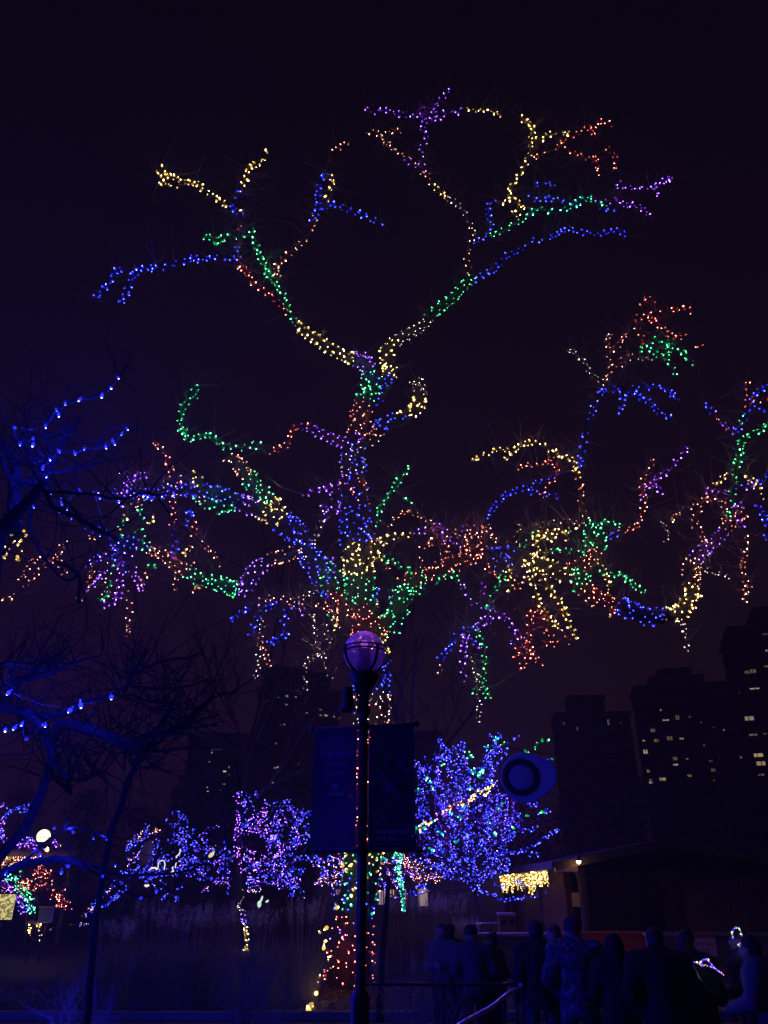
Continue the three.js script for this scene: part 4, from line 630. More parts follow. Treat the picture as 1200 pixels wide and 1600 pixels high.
// fixed white neon outlines: two chairs, a crane shape
{
  const neon = (c) => new THREE.MeshStandardMaterial({ color: 0x000000, emissive: lin(...c) }), white = neon([1.1, 1.05, 0.9]);
  const line = (pts, D, r) => tube(pts.map(([x, y]) => at(190 + x / 10.91, 1300 + y / 10.91, D)), r, 6);
  const mk = (label, mat, ...lines) => { const o = thing('neon_light_figure', label, 'light figure'); for (const [p, r] of lines) part('light_tube', line(p, 35.5, r), mat, o); return o; };
  mk('white light figure shaped like a chair back among blue shrubs', white, [[[620, 630], [625, 540], [650, 505], [690, 485], [725, 490], [740, 550], [722, 645]], 0.02]);
  mk('white light figure shaped like a low stool among blue shrubs', white, [[[490, 645], [498, 615], [585, 612], [600, 645]], 0.035]);
  mk('white light figure like a bent post with a foot', white, [[[1000, 290], [990, 370], [935, 415], [930, 445]], 0.025], [[[930, 510], [915, 605]], 0.022], [[[860, 600], [880, 660], [905, 715]], 0.022], [[[800, 712], [850, 690], [880, 670]], 0.035]);
  mk('short bright white light bar under the blue shrubs', white, [[[395, 905], [425, 922], [465, 905]], 0.045]);
  const o = thing('glow_sculpture', 'small white glowing sculpture like a sitting bird', 'light figure', at(406, 1415, 36)), m = mpp(1415, 36);
  part('light_body', [new THREE.SphereGeometry(1, 10, 8).scale(3 * m, 5 * m, 2 * m).translate(-1 * m, 2 * m, 0), new THREE.SphereGeometry(1, 8, 6).scale(1.6 * m, 5 * m, 1.5 * m).rotateZ(-0.3).translate(2 * m, 9 * m, 0), new THREE.SphereGeometry(1, 8, 6).scale(3 * m, 1.5 * m, 1.5 * m).rotateZ(0.5).translate(11 * m, 6 * m, 0)], neon([0.7, 0.9, 0.8]), o);
  const w = thing('glow_sculpture', 'warm white glowing blob beside the purple tree', 'light figure', at(330, 1336, 36)); part('light_body', [new THREE.SphereGeometry(1, 10, 8).scale(5 * m, 3 * m, 3 * m).rotateZ(0.6), new THREE.SphereGeometry(1, 8, 6).scale(2 * m, 2 * m, 2 * m).translate(3 * m, 4 * m, 0)], neon([0.9, 0.7, 0.4]), w);
  // oval lantern head hanging on its post
  const l = thing('oval_lantern', 'grey oval unlit lantern head inside the arched shrub', 'lantern', at(228, 1333, 33)); l.rotation.z = -0.25;
  part('shade', new THREE.SphereGeometry(1, 20, 14).scale(0.24, 0.48, 0.2).translate(0, 0, 0), std(0.26, 0.26, 0.28, 0.5), l);
  part('band', [new THREE.TorusGeometry(0.225, 0.025, 6, 24).rotateX(Math.PI / 2).scale(1.06, 1, 0.9).translate(0, -0.05, 0), new THREE.TorusGeometry(0.46, 0.05, 6, 24, Math.PI).scale(0.72, 1.12, 1).translate(0, 0.05, -0.04)], M.iron, l);
  const post = at(228, 1333, 33); part('post', tube([V(0, -0.45, 0), V(-0.1 * post.y, -post.y, 0)], 0.04, 8), M.iron, l);
}
// ---------------------------------------------------------------- far left: shelter, globe lamp, red and green displays
{
  const D = 28, o = thing('open_shelter', 'open shelter with a brown lit roof edge at the left edge', 'shelter'), m = mpp(1335, D), L = at(-60, 1334, D), Rr = at(117, 1338, D + 2);
  const dir = Rr.clone().sub(L); const len = Math.hypot(dir.x, dir.z), a = Math.atan2(-dir.z, dir.x), mid = L.clone().add(Rr).multiplyScalar(0.5);
  const put = (g, y = 0, z = 0) => g.rotateY(a).translate(mid.x, mid.y + y, mid.z + z);
  part('fascia', put(box(len, 0.2, 0.06, 0, 0, 0, 0.01)), std(0.30, 0.19, 0.15, 0.7, { map: grain }), o);
  part('roof', put(box(len, 0.1, 3.4, 0, 0, -1.7, 0.02), 0.13), std(0.1, 0.08, 0.07, 0.8), o);
  part('post', tube([V(Rr.x - 0.2, 0, Rr.z - 0.2), V(Rr.x - 0.2, Rr.y, Rr.z - 0.2)], 0.07, 8), darkWood, o); part('post', tube([V(L.x + 0.4, 0, L.z - 0.2), V(L.x + 0.4, L.y, L.z - 0.2)], 0.07, 8), darkWood, o);
  const R = rng(91), ic = [];
  for (let i = 0; i < 40; i++) { const s = at(-20 + i * 2.1, 1339.5 + i * 0.02, D - 0.1), n = 3 + Math.floor(R() * 4 * (1 - i / 60)); for (let k = 0; k < n; k++) ic.push({ p: s.clone().add(V(0, -k * 0.075, (R() - 0.5) * 0.05)), start: k === 0 }); }
  lightString('orange icicle lights under the brown roof edge at far left', 'icicle lights', 'O', ic);
  const bl = []; for (let i = 0; i < 46; i++) bl.push({ p: at(15 + (R() - 0.5) * 11, 1346 + (R() - 0.5) * 13, D - 0.4 + (R() - 0.5) * 0.2), start: true });
  const wr = thing('ball_wreath', 'round wreath hanging from the far left roof edge', 'wreath', at(15, 1346, D - 0.4)); part('twigs', new THREE.IcosahedronGeometry(0.14, 1), M.leaf, wr);
  lightString('pale green-yellow lights on the round wreath at far left', 'string lights on the shrubs and displays', 'Y', bl, { bright: 0.6, noWire: true });
  litPlant({ label: 'shrub of red lights like an upturned spray at far left', base: [68, 1458], D: 29, win: 'K', desc: 'the red spray at far left', dens: 1.25, lamp: 2, text: 'R 430,700,3 480,640 520,600 550,590; R 540,640,4 545,770; R 650,650 600,740; R 460,610 440,700; R 390,750 350,830 400,880; R 490,800 410,880; R 560,800 520,840; RO 610,830,4 700,930,5 760,1000,5 | R 800,1050,5 860,1075; R 820,860 770,900; R 690,960 640,990; R 700,1020 760,1105 830,1110; R 460,680,6 540,740,6; O 660,740 690,760' });
  litPlant({ label: 'slanting band of green lights at far left', base: [55, 1462], D: 28.5, win: 'K', desc: 'the slanting band at far left', dens: 1.7, lamp: 2, text: 'GT 80,740,4 140,720,5 180,780,5 | OG 230,850,5 260,880,5 | G 300,930,6 360,1010,6 400,1090,6 430,1170,5; G 330,860,4 360,920; O 260,830,4 310,760,3 340,830; O 240,860 290,840; GW 270,650 260,700' });
  litPlant({ label: 'slanting band of purple lights beside the green band', base: [40, 1462], D: 28.2, win: 'K', desc: 'the purple band at far left', dens: 1.9, lamp: 2, text: 'P -40,760,6 20,800,6 100,870,7 180,950,7 250,1010,7 | PB 300,1090,6 330,1160,5; O 30,900,4 70,930' });
  litPlant({ label: 'low purple lit shrub behind the brown roof edge', base: [40, 1470], D: 33, win: 'K', desc: 'the low shrub behind the brown roof edge', dens: 1.7, text: 'P 220,340,3 280,300,4 330,270,5 350,350,5 440,340,5 500,370,4; P 670,320,4 690,290,4 680,350; PB 410,310,4 330,250; W 740,350 760,325; GW 20,370 90,360' });
  litPlant({ label: 'column of purple and blue lights at the left edge', base: [14, 1470], D: 34, win: 'L', desc: 'the column at the left edge', dens: 1.5, text: 'P 0,595,4 30,615; B 20,660 50,635 90,615 150,600; B 90,630,3 150,630; P 10,670,3 15,720 30,780 40,800; P -20,560 -10,660 0,760; PB 60,790,4 110,770 170,785,4 210,805; B 0,700 10,760' });
  litPlant({ label: 'warm lights dangling below the small tray at far left', base: [54, 1470], D: 28, win: 'K', desc: 'the tray at far left', dens: 1.2, jit: 0.1, text: 'Y 370,1275,1.5 378,1340 375,1410 390,1460; Y 470,1285 485,1330 500,1395; W 490,1450 485,1500; W 640,1390 650,1370; W 885,1300 905,1335; W 995,1320 1020,1310' });
  const bin = thing('storage_box', 'grey-green box with a lid hung by the red lights', 'box', at(72, 1430, 27.5)); part('body', box(0.36, 0.42, 0.3, 0, 0, 0, 0.02), std(0.42, 0.5, 0.5, 0.7), bin); part('lid', box(0.52, 0.05, 0.4, 0.06, 0.23, 0, 0.015), std(0.5, 0.48, 0.42, 0.7), bin); part('post', tube([V(0, -0.2, -0.1), V(0, -at(72, 1430, 27.5).y, -0.1)], 0.04, 6), M.iron, bin); lamp(V(-0.5, 0.4, 0.9), lin(1, 0.9, 0.7), 0.05, bin);
  const tray = thing('small_tray', 'small tan tray under the green lights at far left', 'tray', at(53, 1441, 27.5)); part('board', box(0.34, 0.06, 0.25, 0, 0, 0, 0.01), std(0.45, 0.33, 0.24, 0.8), tray); for (const s of [-1, 1]) part('hanger', tube([V(s * 0.14, 0, 0), V(s * 0.06, 0.75, 0)], 0.008, 4), M.iron, tray); part('post', tube([V(0, -0.03, 0), V(0, -at(53, 1441, 27.5).y, 0)], 0.03, 6), M.iron, tray);
  const lit = thing('light_box', 'pale lit patterned panel at the left edge', 'light box', at(4, 1417, 27)); const pat = texture(128, (u, v) => { const k = fbm(u, v, 16, 95) > 0.5 ? 1 : 0.55; return [k, k * 0.95, k * 0.72]; });
  part('light_face', box(0.72, 0.72, 0.05, 0, 0, 0, 0.01), new THREE.MeshStandardMaterial({ color: 0x222222, emissive: lin(0.75, 0.7, 0.5), emissiveMap: pat }), lit); part('frame', [box(0.78, 0.06, 0.09, 0, -0.4, 0), box(0.78, 0.04, 0.09, 0, 0.38, 0)], M.iron, lit); part('post', tube([V(0, -0.4, -0.05), V(0, -at(4, 1417, 27).y, -0.05)], 0.05, 8), M.iron, lit);
  // lit globe lamp
  const g = at(68, 1307, 33), gl = thing('street_lamp', 'glowing warm white globe lamp above the shelter at far left', 'street lamp', V(g.x, 0, g.z));
  part('post', tube([V(0, 0, 0), V(0, g.y - 0.3, 0)], 0.06, 10), M.iron, gl); part('cage', [new THREE.TorusGeometry(0.27, 0.018, 6, 24).rotateX(Math.PI / 2).translate(0, g.y - 0.04, 0), new THREE.LatheGeometry([[0.07, -0.42], [0.2, -0.32], [0.27, -0.2]].map(([x, y]) => new THREE.Vector2(x, y)), 16).translate(0, g.y, 0)], M.iron, gl);
  part('lamp_globe', new THREE.SphereGeometry(0.26, 24, 16).translate(0, g.y, 0), new THREE.MeshStandardMaterial({ color: 0x111111, emissive: lin(3.6, 2.9, 1.2) }), gl); lamp(V(0, g.y, 0.36), lin(1, 0.82, 0.5), 0.12, gl, 12);
  const st = []; for (let k = 0; k < 3; k++) st.push({ p: at(72 + k, 1328, D - 0.3), size: 1.6, start: true }); lightString('single bright white bulb on the brown roof edge', null, 'Y', st, { noWire: true, bright: 2 });
}
// dark kiosk with pale lit windows behind the trunk
{
  const D = 40, o = thing('ticket_kiosk', 'dark kiosk with pale lit windows seen right of the wide trunk', 'kiosk', V(at(640, 1400, D).x, 0, -D - 1));
  part('wall', box(9, 3.1, 2, 0, 1.55, 0, 0.03), std(0.05, 0.04, 0.04, 0.8), o); part('roof', box(9.8, 0.18, 2.8, 0, 3.2, 0, 0.03), roofMat, o);
  const win = (x0, x1, y0, y1, e) => { const a = at(440 + x0 / 4.286, 1320 + y0 / 4.286, D), b = at(440 + x1 / 4.286, 1320 + y1 / 4.286, D), w = b.x - a.x, h = a.y - b.y, f = part('window', [box(w + 0.1, 0.05, 0.08, 0, h / 2 + 0.025), box(w + 0.1, 0.05, 0.08, 0, -h / 2 - 0.025), box(0.04, h, 0.08, -w * 0.19), box(0.05, h, 0.08, w * 0.12)], M.black, o); f.position.set((a.x + b.x) / 2 - o.position.x, (a.y + b.y) / 2, 1.05); part('pane', box(w, h, 0.02), new THREE.MeshStandardMaterial({ color: 0x111111, emissive: lin(...e), roughness: 0.4, name: 'window_glow' }), f); };
  win(825, 978, 295, 410, [0.30, 0.20, 0.17]); win(652, 700, 305, 400, [0.36, 0.24, 0.28]); win(728, 752, 300, 350, [0.75, 0.42, 0.2]); win(766, 778, 300, 345, [0.3, 0.2, 0.16]); win(365, 398, 298, 335, [0.30, 0.14, 0.26]);
}
// ---------------------------------------------------------------- near blue-lit trees at left
const bigBlue = { cap: new THREE.MeshStandardMaterial({ color: 0x000010, emissive: lin(0.03, 0.05, 2.6) }), hot: new THREE.MeshStandardMaterial({ color: 0x000000, emissive: lin(10, 12, 40) }), sock: std(0.02, 0.03, 0.02, 0.6) };
bigBlue.cap.name = bigBlue.hot.name = 'bulb_glow';
const capGeo = new THREE.LatheGeometry([[0.0001, -0.043], [0.010, -0.040], [0.0175, -0.031], [0.0205, -0.018], [0.018, -0.005], [0.011, 0.003]].map(([x, y]) => new THREE.Vector2(x, y)), 12), hotGeo = new THREE.SphereGeometry(0.0115, 10, 8).translate(0, -0.034, 0), sockGeo = new THREE.CylinderGeometry(0.009, 0.012, 0.03, 8).translate(0, 0.018, 0);
const allNear = [];
function nearString(label, win, text, D, opt = {}) {
  const [ox, oy, s] = WIN[win], pts = text.split(' ').map((p) => { const [x, y, d = 0] = p.split(',').map(Number); return at(ox + x / s, oy + y / s, (typeof D === 'function' ? D(ox + x / s, oy + y / s) : D) + d); });
  const o = thing('light_string', label, 'string lights', pts[0].clone(), 0, 'large blue bulbs on the near trees'), R = rng(pts.length + Math.round(pts[0].x * 100));
  pts.forEach((p, i) => {
    const b = new THREE.Group(); b.name = 'bulb'; b.position.copy(p).sub(o.position); b.rotation.set((R() - 0.5) * 1.6 + 0.6, R() * 6.28, (R() - 0.5) * 1.6); const k = 0.72 * (opt.size ?? 1) * (0.75 + 0.5 * R()); b.scale.set(k, k, k); o.add(b);
    part('bulb_cap', capGeo, bigBlue.cap, b); part('bulb_tip', hotGeo, bigBlue.hot, b); part('socket', sockGeo, bigBlue.sock, b); nBulbs++;
    if (i % 2 === 0) lamp(p.clone().sub(o.position).add(V(0, 0.02, 0.12)), lin(0.012, 0.016, 1), (opt.lamp ?? 0.28) * 8 * k, o);
    allNear.push(p);
  });
  if (!opt.noWire) { const w = []; let run = [pts[0].clone().sub(o.position)]; for (let i = 1; i < pts.length; i++) { if (pts[i].distanceTo(pts[i - 1]) < 0.9) { const m = pts[i].clone().add(pts[i - 1]).multiplyScalar(0.5).sub(o.position); m.y -= 0.04; run.push(m, pts[i].clone().sub(o.position)); } else { if (run.length > 1) w.push(tube(run, 0.003, 3, false)); run = [pts[i].clone().sub(o.position)]; } } if (run.length > 1) w.push(tube(run, 0.003, 3, false)); if (w.length) part('wire', w, M.wire, o); }
  return o;
}
function nearTree(label, win, text, D, base, seed, opt = {}) { // limbs drawn as for the big tree, unlit
  const R = rng(seed), b = at(base[0], base[1], D); b.y = 0; const o = thing('bare_tree', label, 'tree', b), known = [], twigs = [];
  parseRuns(win, text).forEach((runs, n) => {
    const all = runs.flatMap((r, i) => (i ? r.pts.slice(1) : r.pts)), reach = n < 2 ? 0 : (R() - 0.5) * 2.0 * (opt.deep ?? 1); let best = { d: 1e9, o: 0 };
    for (const e of [0, all.length - 1]) for (const k of known) { const d = Math.hypot(all[e].x - k.x, all[e].y - k.y); if (d < best.d) best = { d, e, o: k.o, k }; }
    const flip = best.e > 0, P = (p, q) => { const v = at(p.x, p.y, D + q); v.r = p.r * mpp(p.y, D + q); return v; };
    const pts = all.map((p, i) => { const s = i / Math.max(1, all.length - 1), q = best.o + reach * (flip ? 1 - s : s); known.push({ x: p.x, y: p.y, o: q, r: p.r }); return P(p, q); });
    if (n === 0) { const f = pts[0].clone(); f.y = -0.1; f.r = pts[0].r * 1.3; if (pts[0].y > 0.1) pts.unshift(f); }
    else if (best.d > 2 && best.d < 60) { const j = P({ ...best.k }, best.o); j.r = Math.min(j.r, pts[flip ? pts.length - 1 : 0].r * 1.1); flip ? pts.push(j) : pts.unshift(j); }
    const path = spline(pts, 0.12); path.forEach((p, i) => { if (i && i < path.length - 1 && p.r < 0.05) { p.x += (R() - 0.5) * 0.025; p.y += (R() - 0.5) * 0.025; p.z += (R() - 0.5) * 0.03; } });
    const loc = path.map((p) => Object.assign(p.clone().sub(b), { r: p.r })); part(n === 0 ? 'trunk' : loc[0].r > 0.05 ? 'limb' : 'branch', tube(loc, loc.map((p) => p.r), loc[0].r > 0.05 ? 12 : 7), M.paleBark, o);
    if (n) for (let k = 0; k < path.length * (opt.twigs ?? 0.9); k++) { const a = loc[Math.floor(R() * loc.length)].clone(), dir = V(R() - 0.5, R() - 0.35, R() - 0.5).normalize(), l = 0.25 + R() * 0.75, q = [a.clone()]; for (let s = 0; s < 4; s++) { dir.add(V(R() - 0.5, R() - 0.45, R() - 0.5).multiplyScalar(0.7)).normalize(); a.addScaledVector(dir, l / 4); q.push(a.clone()); if (R() < 0.5) { const d2 = dir.clone().add(V(R() - 0.5, R() - 0.5, R() - 0.5).multiplyScalar(1.3)).normalize(); const e = a.clone().addScaledVector(d2, l * 0.25); twigs.push(tube([a.clone(), e, e.clone().addScaledVector(d2.add(V(R() - 0.5, R() - 0.4, R() - 0.5).multiplyScalar(0.6)), l * 0.2)], [0.005, 0.004, 0.002], 3, false)); } } twigs.push(tube(q, [0.010, 0.008, 0.006, 0.005, 0.002], 4, false)); }
  });
  if (twigs.length) part('twigs', twigs, M.paleBark, o, 'stuff');
  return o;
}
const dNear = (x, y) => 8.6 - 1.2 * THREE.MathUtils.smoothstep(1000 - y, 0, 500);
nearTree('bare pale tree washed in blue light at the left edge', 'G', '. -120,2900,16 -60,1500,13 0,1010,11 60,930,10 78,770,9 78,650,7 30,560,5 10,500,3; . 80,750,7 150,742,7 215,755,7 255,705,6 285,640,5 320,560,4 345,510,3.5 400,450,2.5; . 0,1010,11 120,880,9 200,800,8 235,750,8; . 235,700,5 170,600,4 110,525,3.5 60,490,2.5; . 245,640,3 180,530,2.6 180,480,2.2; . 255,700,4.5 330,690,3.5 420,665,3 500,648,2.2 560,600,1.5; . 285,620,3 250,440,2.5 305,350,2.2 440,290,2 560,262,1.8 605,225,1.6 645,170,1.4 700,95,1; . 320,580,2.5 405,575,2 520,555,1.8 600,520,1.6 660,475,1.5 700,450,1.2 770,450,0.8; . 230,765,4 290,795,3.5 400,800,3 540,815,2.5 640,830,2 790,805,2 890,810,1.5; . 250,780,4.5 290,880,4 390,920,4 480,965,3.5 560,1010,3 640,1060,2.5; . 75,790,5 40,700,4 10,620,3 -30,540,2; . 60,670,3 100,640,2.5 180,655,2; . 345,510,2 420,420,1.6 430,380,1.2; . 120,500,2 140,420,1.6 120,360,1.2; . 60,900,5 120,1000,3.5 60,1060,3 20,1140,2; . 300,1170,2.5 420,1240,2.5 430,1400,3; . 180,870,4 160,980,3 260,1180,2.5 380,1280,2', 8.2, [-40, 1600], 101);
nearTree('bare blue-lit tree with slim leaning trunk low at left', 'H', '. -420,1800,10 -140,1260,8.5 22,1042,8 117,938,7.5 211,733,7 240,650,7 255,570,7 245,490,8 215,430,8; . -60,310,7 0,330,7 100,352,6.5 185,380,6.5 300,366,5.5 350,342,4.5 398,314,4 470,288,3 550,272,3 605,232,2.5 655,213,2; . 215,440,8 150,360,8 100,352,7; . 240,520,8 300,415,9 420,436,9 520,470,8 600,508,8 670,500,7 760,466,6 860,452,6; . 260,600,4 300,640,3.5 330,690,3 350,760,2.5; . 0,250,4 140,195,4 280,150,3 380,108,2.5 500,75,1.5; . 150,200,3 200,120,2 330,40,1.5; . 0,120,3 120,110,2.5 260,150,2; . 0,440,4 60,425,3.5 110,407,3 180,400,3; . 110,410,3 130,485,2.5; . 300,640,2.5 380,690,2 470,660,1.5; . 420,570,3 470,640,2.5 520,650,1.6; . 40,330,4 60,200,2.5 200,170,2', 8.6, [-133, 1570], 102, { twigs: 1.3 });
nearTree('slender forked bare tree lit blue beside the low block', 'H', '. 430,1900,6 470,1400,5 553,930,5 600,815,5 618,745,5 650,660,5 690,568,5; . 690,568,4.5 625,532,4 560,490,4 500,460,3; . 690,568,4 760,520,3.5 870,440,3 960,350,2.6 1060,280,2.2 1170,252,1.4; . 640,500,5 730,475,5 800,400,3.5 850,330,2.5 870,270,1.6; . 860,455,3.5 910,405,3 1020,320,2.2 1060,240,1.6 1040,190,1; . 690,555,2.5 830,545,2.2 950,535,1.2; . 560,490,3 480,440,2.5 420,380,1.8; . 640,180,3 700,140,2.6 830,98,2.2 930,88,1.8 1000,65,1.2; . 600,290,2.5 640,190,2.2 700,100,1.6 720,40,1; . 650,225,2.2 780,238,2 900,230,1.6 1000,205,1.2 1060,200,0.8; . 620,270,2 760,300,1.6 870,240,1.2; . 1070,420,1.4 960,430,1.8 870,445,2.2; . 1080,370,1 1000,390,1.5 920,410,2; . 660,620,2 720,630,1.6 810,615,1; . 620,560,1.6 615,640,1.4; . 820,360,1.8 900,330,1.3', 9.4, [136, 1601], 103, { twigs: 1.2 });
nearString('large blue bulbs up the highest shoot of the left edge tree', 'G', '247,437 305,347 318,372 355,310 437,290 555,265 600,227 640,170', dNear, { size: 1.15 });
nearString('large blue bulbs along the second shoot of the left edge tree', 'G', '405,580 460,555 575,547 612,513 620,530 665,475 688,450', dNear, { size: 1.05 });
nearString('large blue bulbs round the forks of the left edge tree', 'G', '75,443 110,530 180,503 182,535 270,617 318,570 235,660 253,708 222,750 207,765 178,873 -12,90', dNear, { size: 1.1 });
nearString('large blue bulbs on the level branch of the left edge tree', 'G', '275,795 290,795 335,830 332,855 425,787 432,788 540,822 640,845 780,805 820,830 810,815 885,810 945,795', dNear, { size: 1.0 });
nearString('small blue bulbs down the sagging branch of the left edge tree', 'G', '290,883 325,905 350,920 365,887 388,935 405,898 448,942 462,940 485,970 460,995 505,1015 540,985 545,1030 580,1000 600,1048 605,1078 640,1055 628,1105 510,795', dNear, { size: 0.6, lamp: 0.06 });
nearString('large blue bulbs on the pale lower bough at left', 'H', '48,256 352,340 398,313 550,272', 8.2, { size: 1.5, lamp: 0.4 });
nearString('blue bulbs under the pale lower bough at left', 'H', '28,440 77,428 112,408 128,487 210,415 225,415', 8.2, { size: 1.0, lamp: 0.3 });
nearString('blue bulbs hanging before the lit globe at far left', 'O', '85,1293 110,1295 114,1299 146,1309 167,1311 180,1351 62,1333', 8.4, { size: 0.85, noWire: true });
nearString('blue bulbs over the green and red displays at far left', 'O', '10,1363 96,1361 105,1353 160,1368 220,1403 245,1391', 8.2, { size: 0.85, noWire: true });
nearString('blue bulbs over the lit shrubs in the left middle ground', 'O', '297,1357 328,1374 346,1356 350,1315 385,1287 397,1280', 9.0, { size: 0.8, noWire: true });
lightString('warm yellow bulbs on the drooping twigs of the left edge tree', null, 'Y', ['165,805', '175,838', '190,806', '158,820', '15,945', '80,940', '95,935', '130,1008', '140,1032', '112,1060', '100,1080', '70,1065', '62,1070', '35,1098', '45,1104', '32,1135', '20,1150', '118,1115', '95,1148', '100,1165', '65,1030', '125,985'].map((q) => q.split(',').map(Number)).map(([x, y], i) => ({ p: at(x / 3.479, 540 + y / 3.479, 8.8 + 0.4 * hash(i, 3, 5)), size: 0.62, start: i % 4 === 0 })), { bright: 0.9, lamp: 0.6 });
// low dark boughs that carry those hanging bulbs
nearTree('dark low bough crossing the left corner with a few blue bulbs', 'O', '. -60,1640,12 -30,1420,8 10,1362,6 60,1347,6 110,1343,5 140,1360,3; . 20,1360,3 60,1325,2 110,1293,1.6 170,1310,1.2; . 110,1345,3 160,1366,2 220,1402,1.6 260,1388,1; . 110,1342,3 200,1368,2.5 300,1358,1.6 350,1330,1.4 400,1278,1', 8.3, [-50, 1600], 104, { twigs: 0.2, deep: 0.3 });
// left edge tree's lights continued: unseen bulbs added to light banners and haze
nearString('unseen blue bulbs added beyond the left edge to light the banners', 'O', '-60,560 -120,640 -180,700 -90,760 -240,620 -160,840 -60,880 -200,930 -100,1020 -60,1120 -170,1100 -80,1240 -160,1300 -90,1420 -220,1480', 4.6, { size: 1.1, lamp: 0.12, noWire: true });
nearString('unseen blue bulbs added beyond the lower left corner for the navy haze', 'O', '-120,1380 -60,1460 -150,1520 -70,1590 -130,1660 -60,1720', 9.3, { size: 1.1, lamp: 1.9, noWire: true });  // added out of view so the haze glows navy low at left

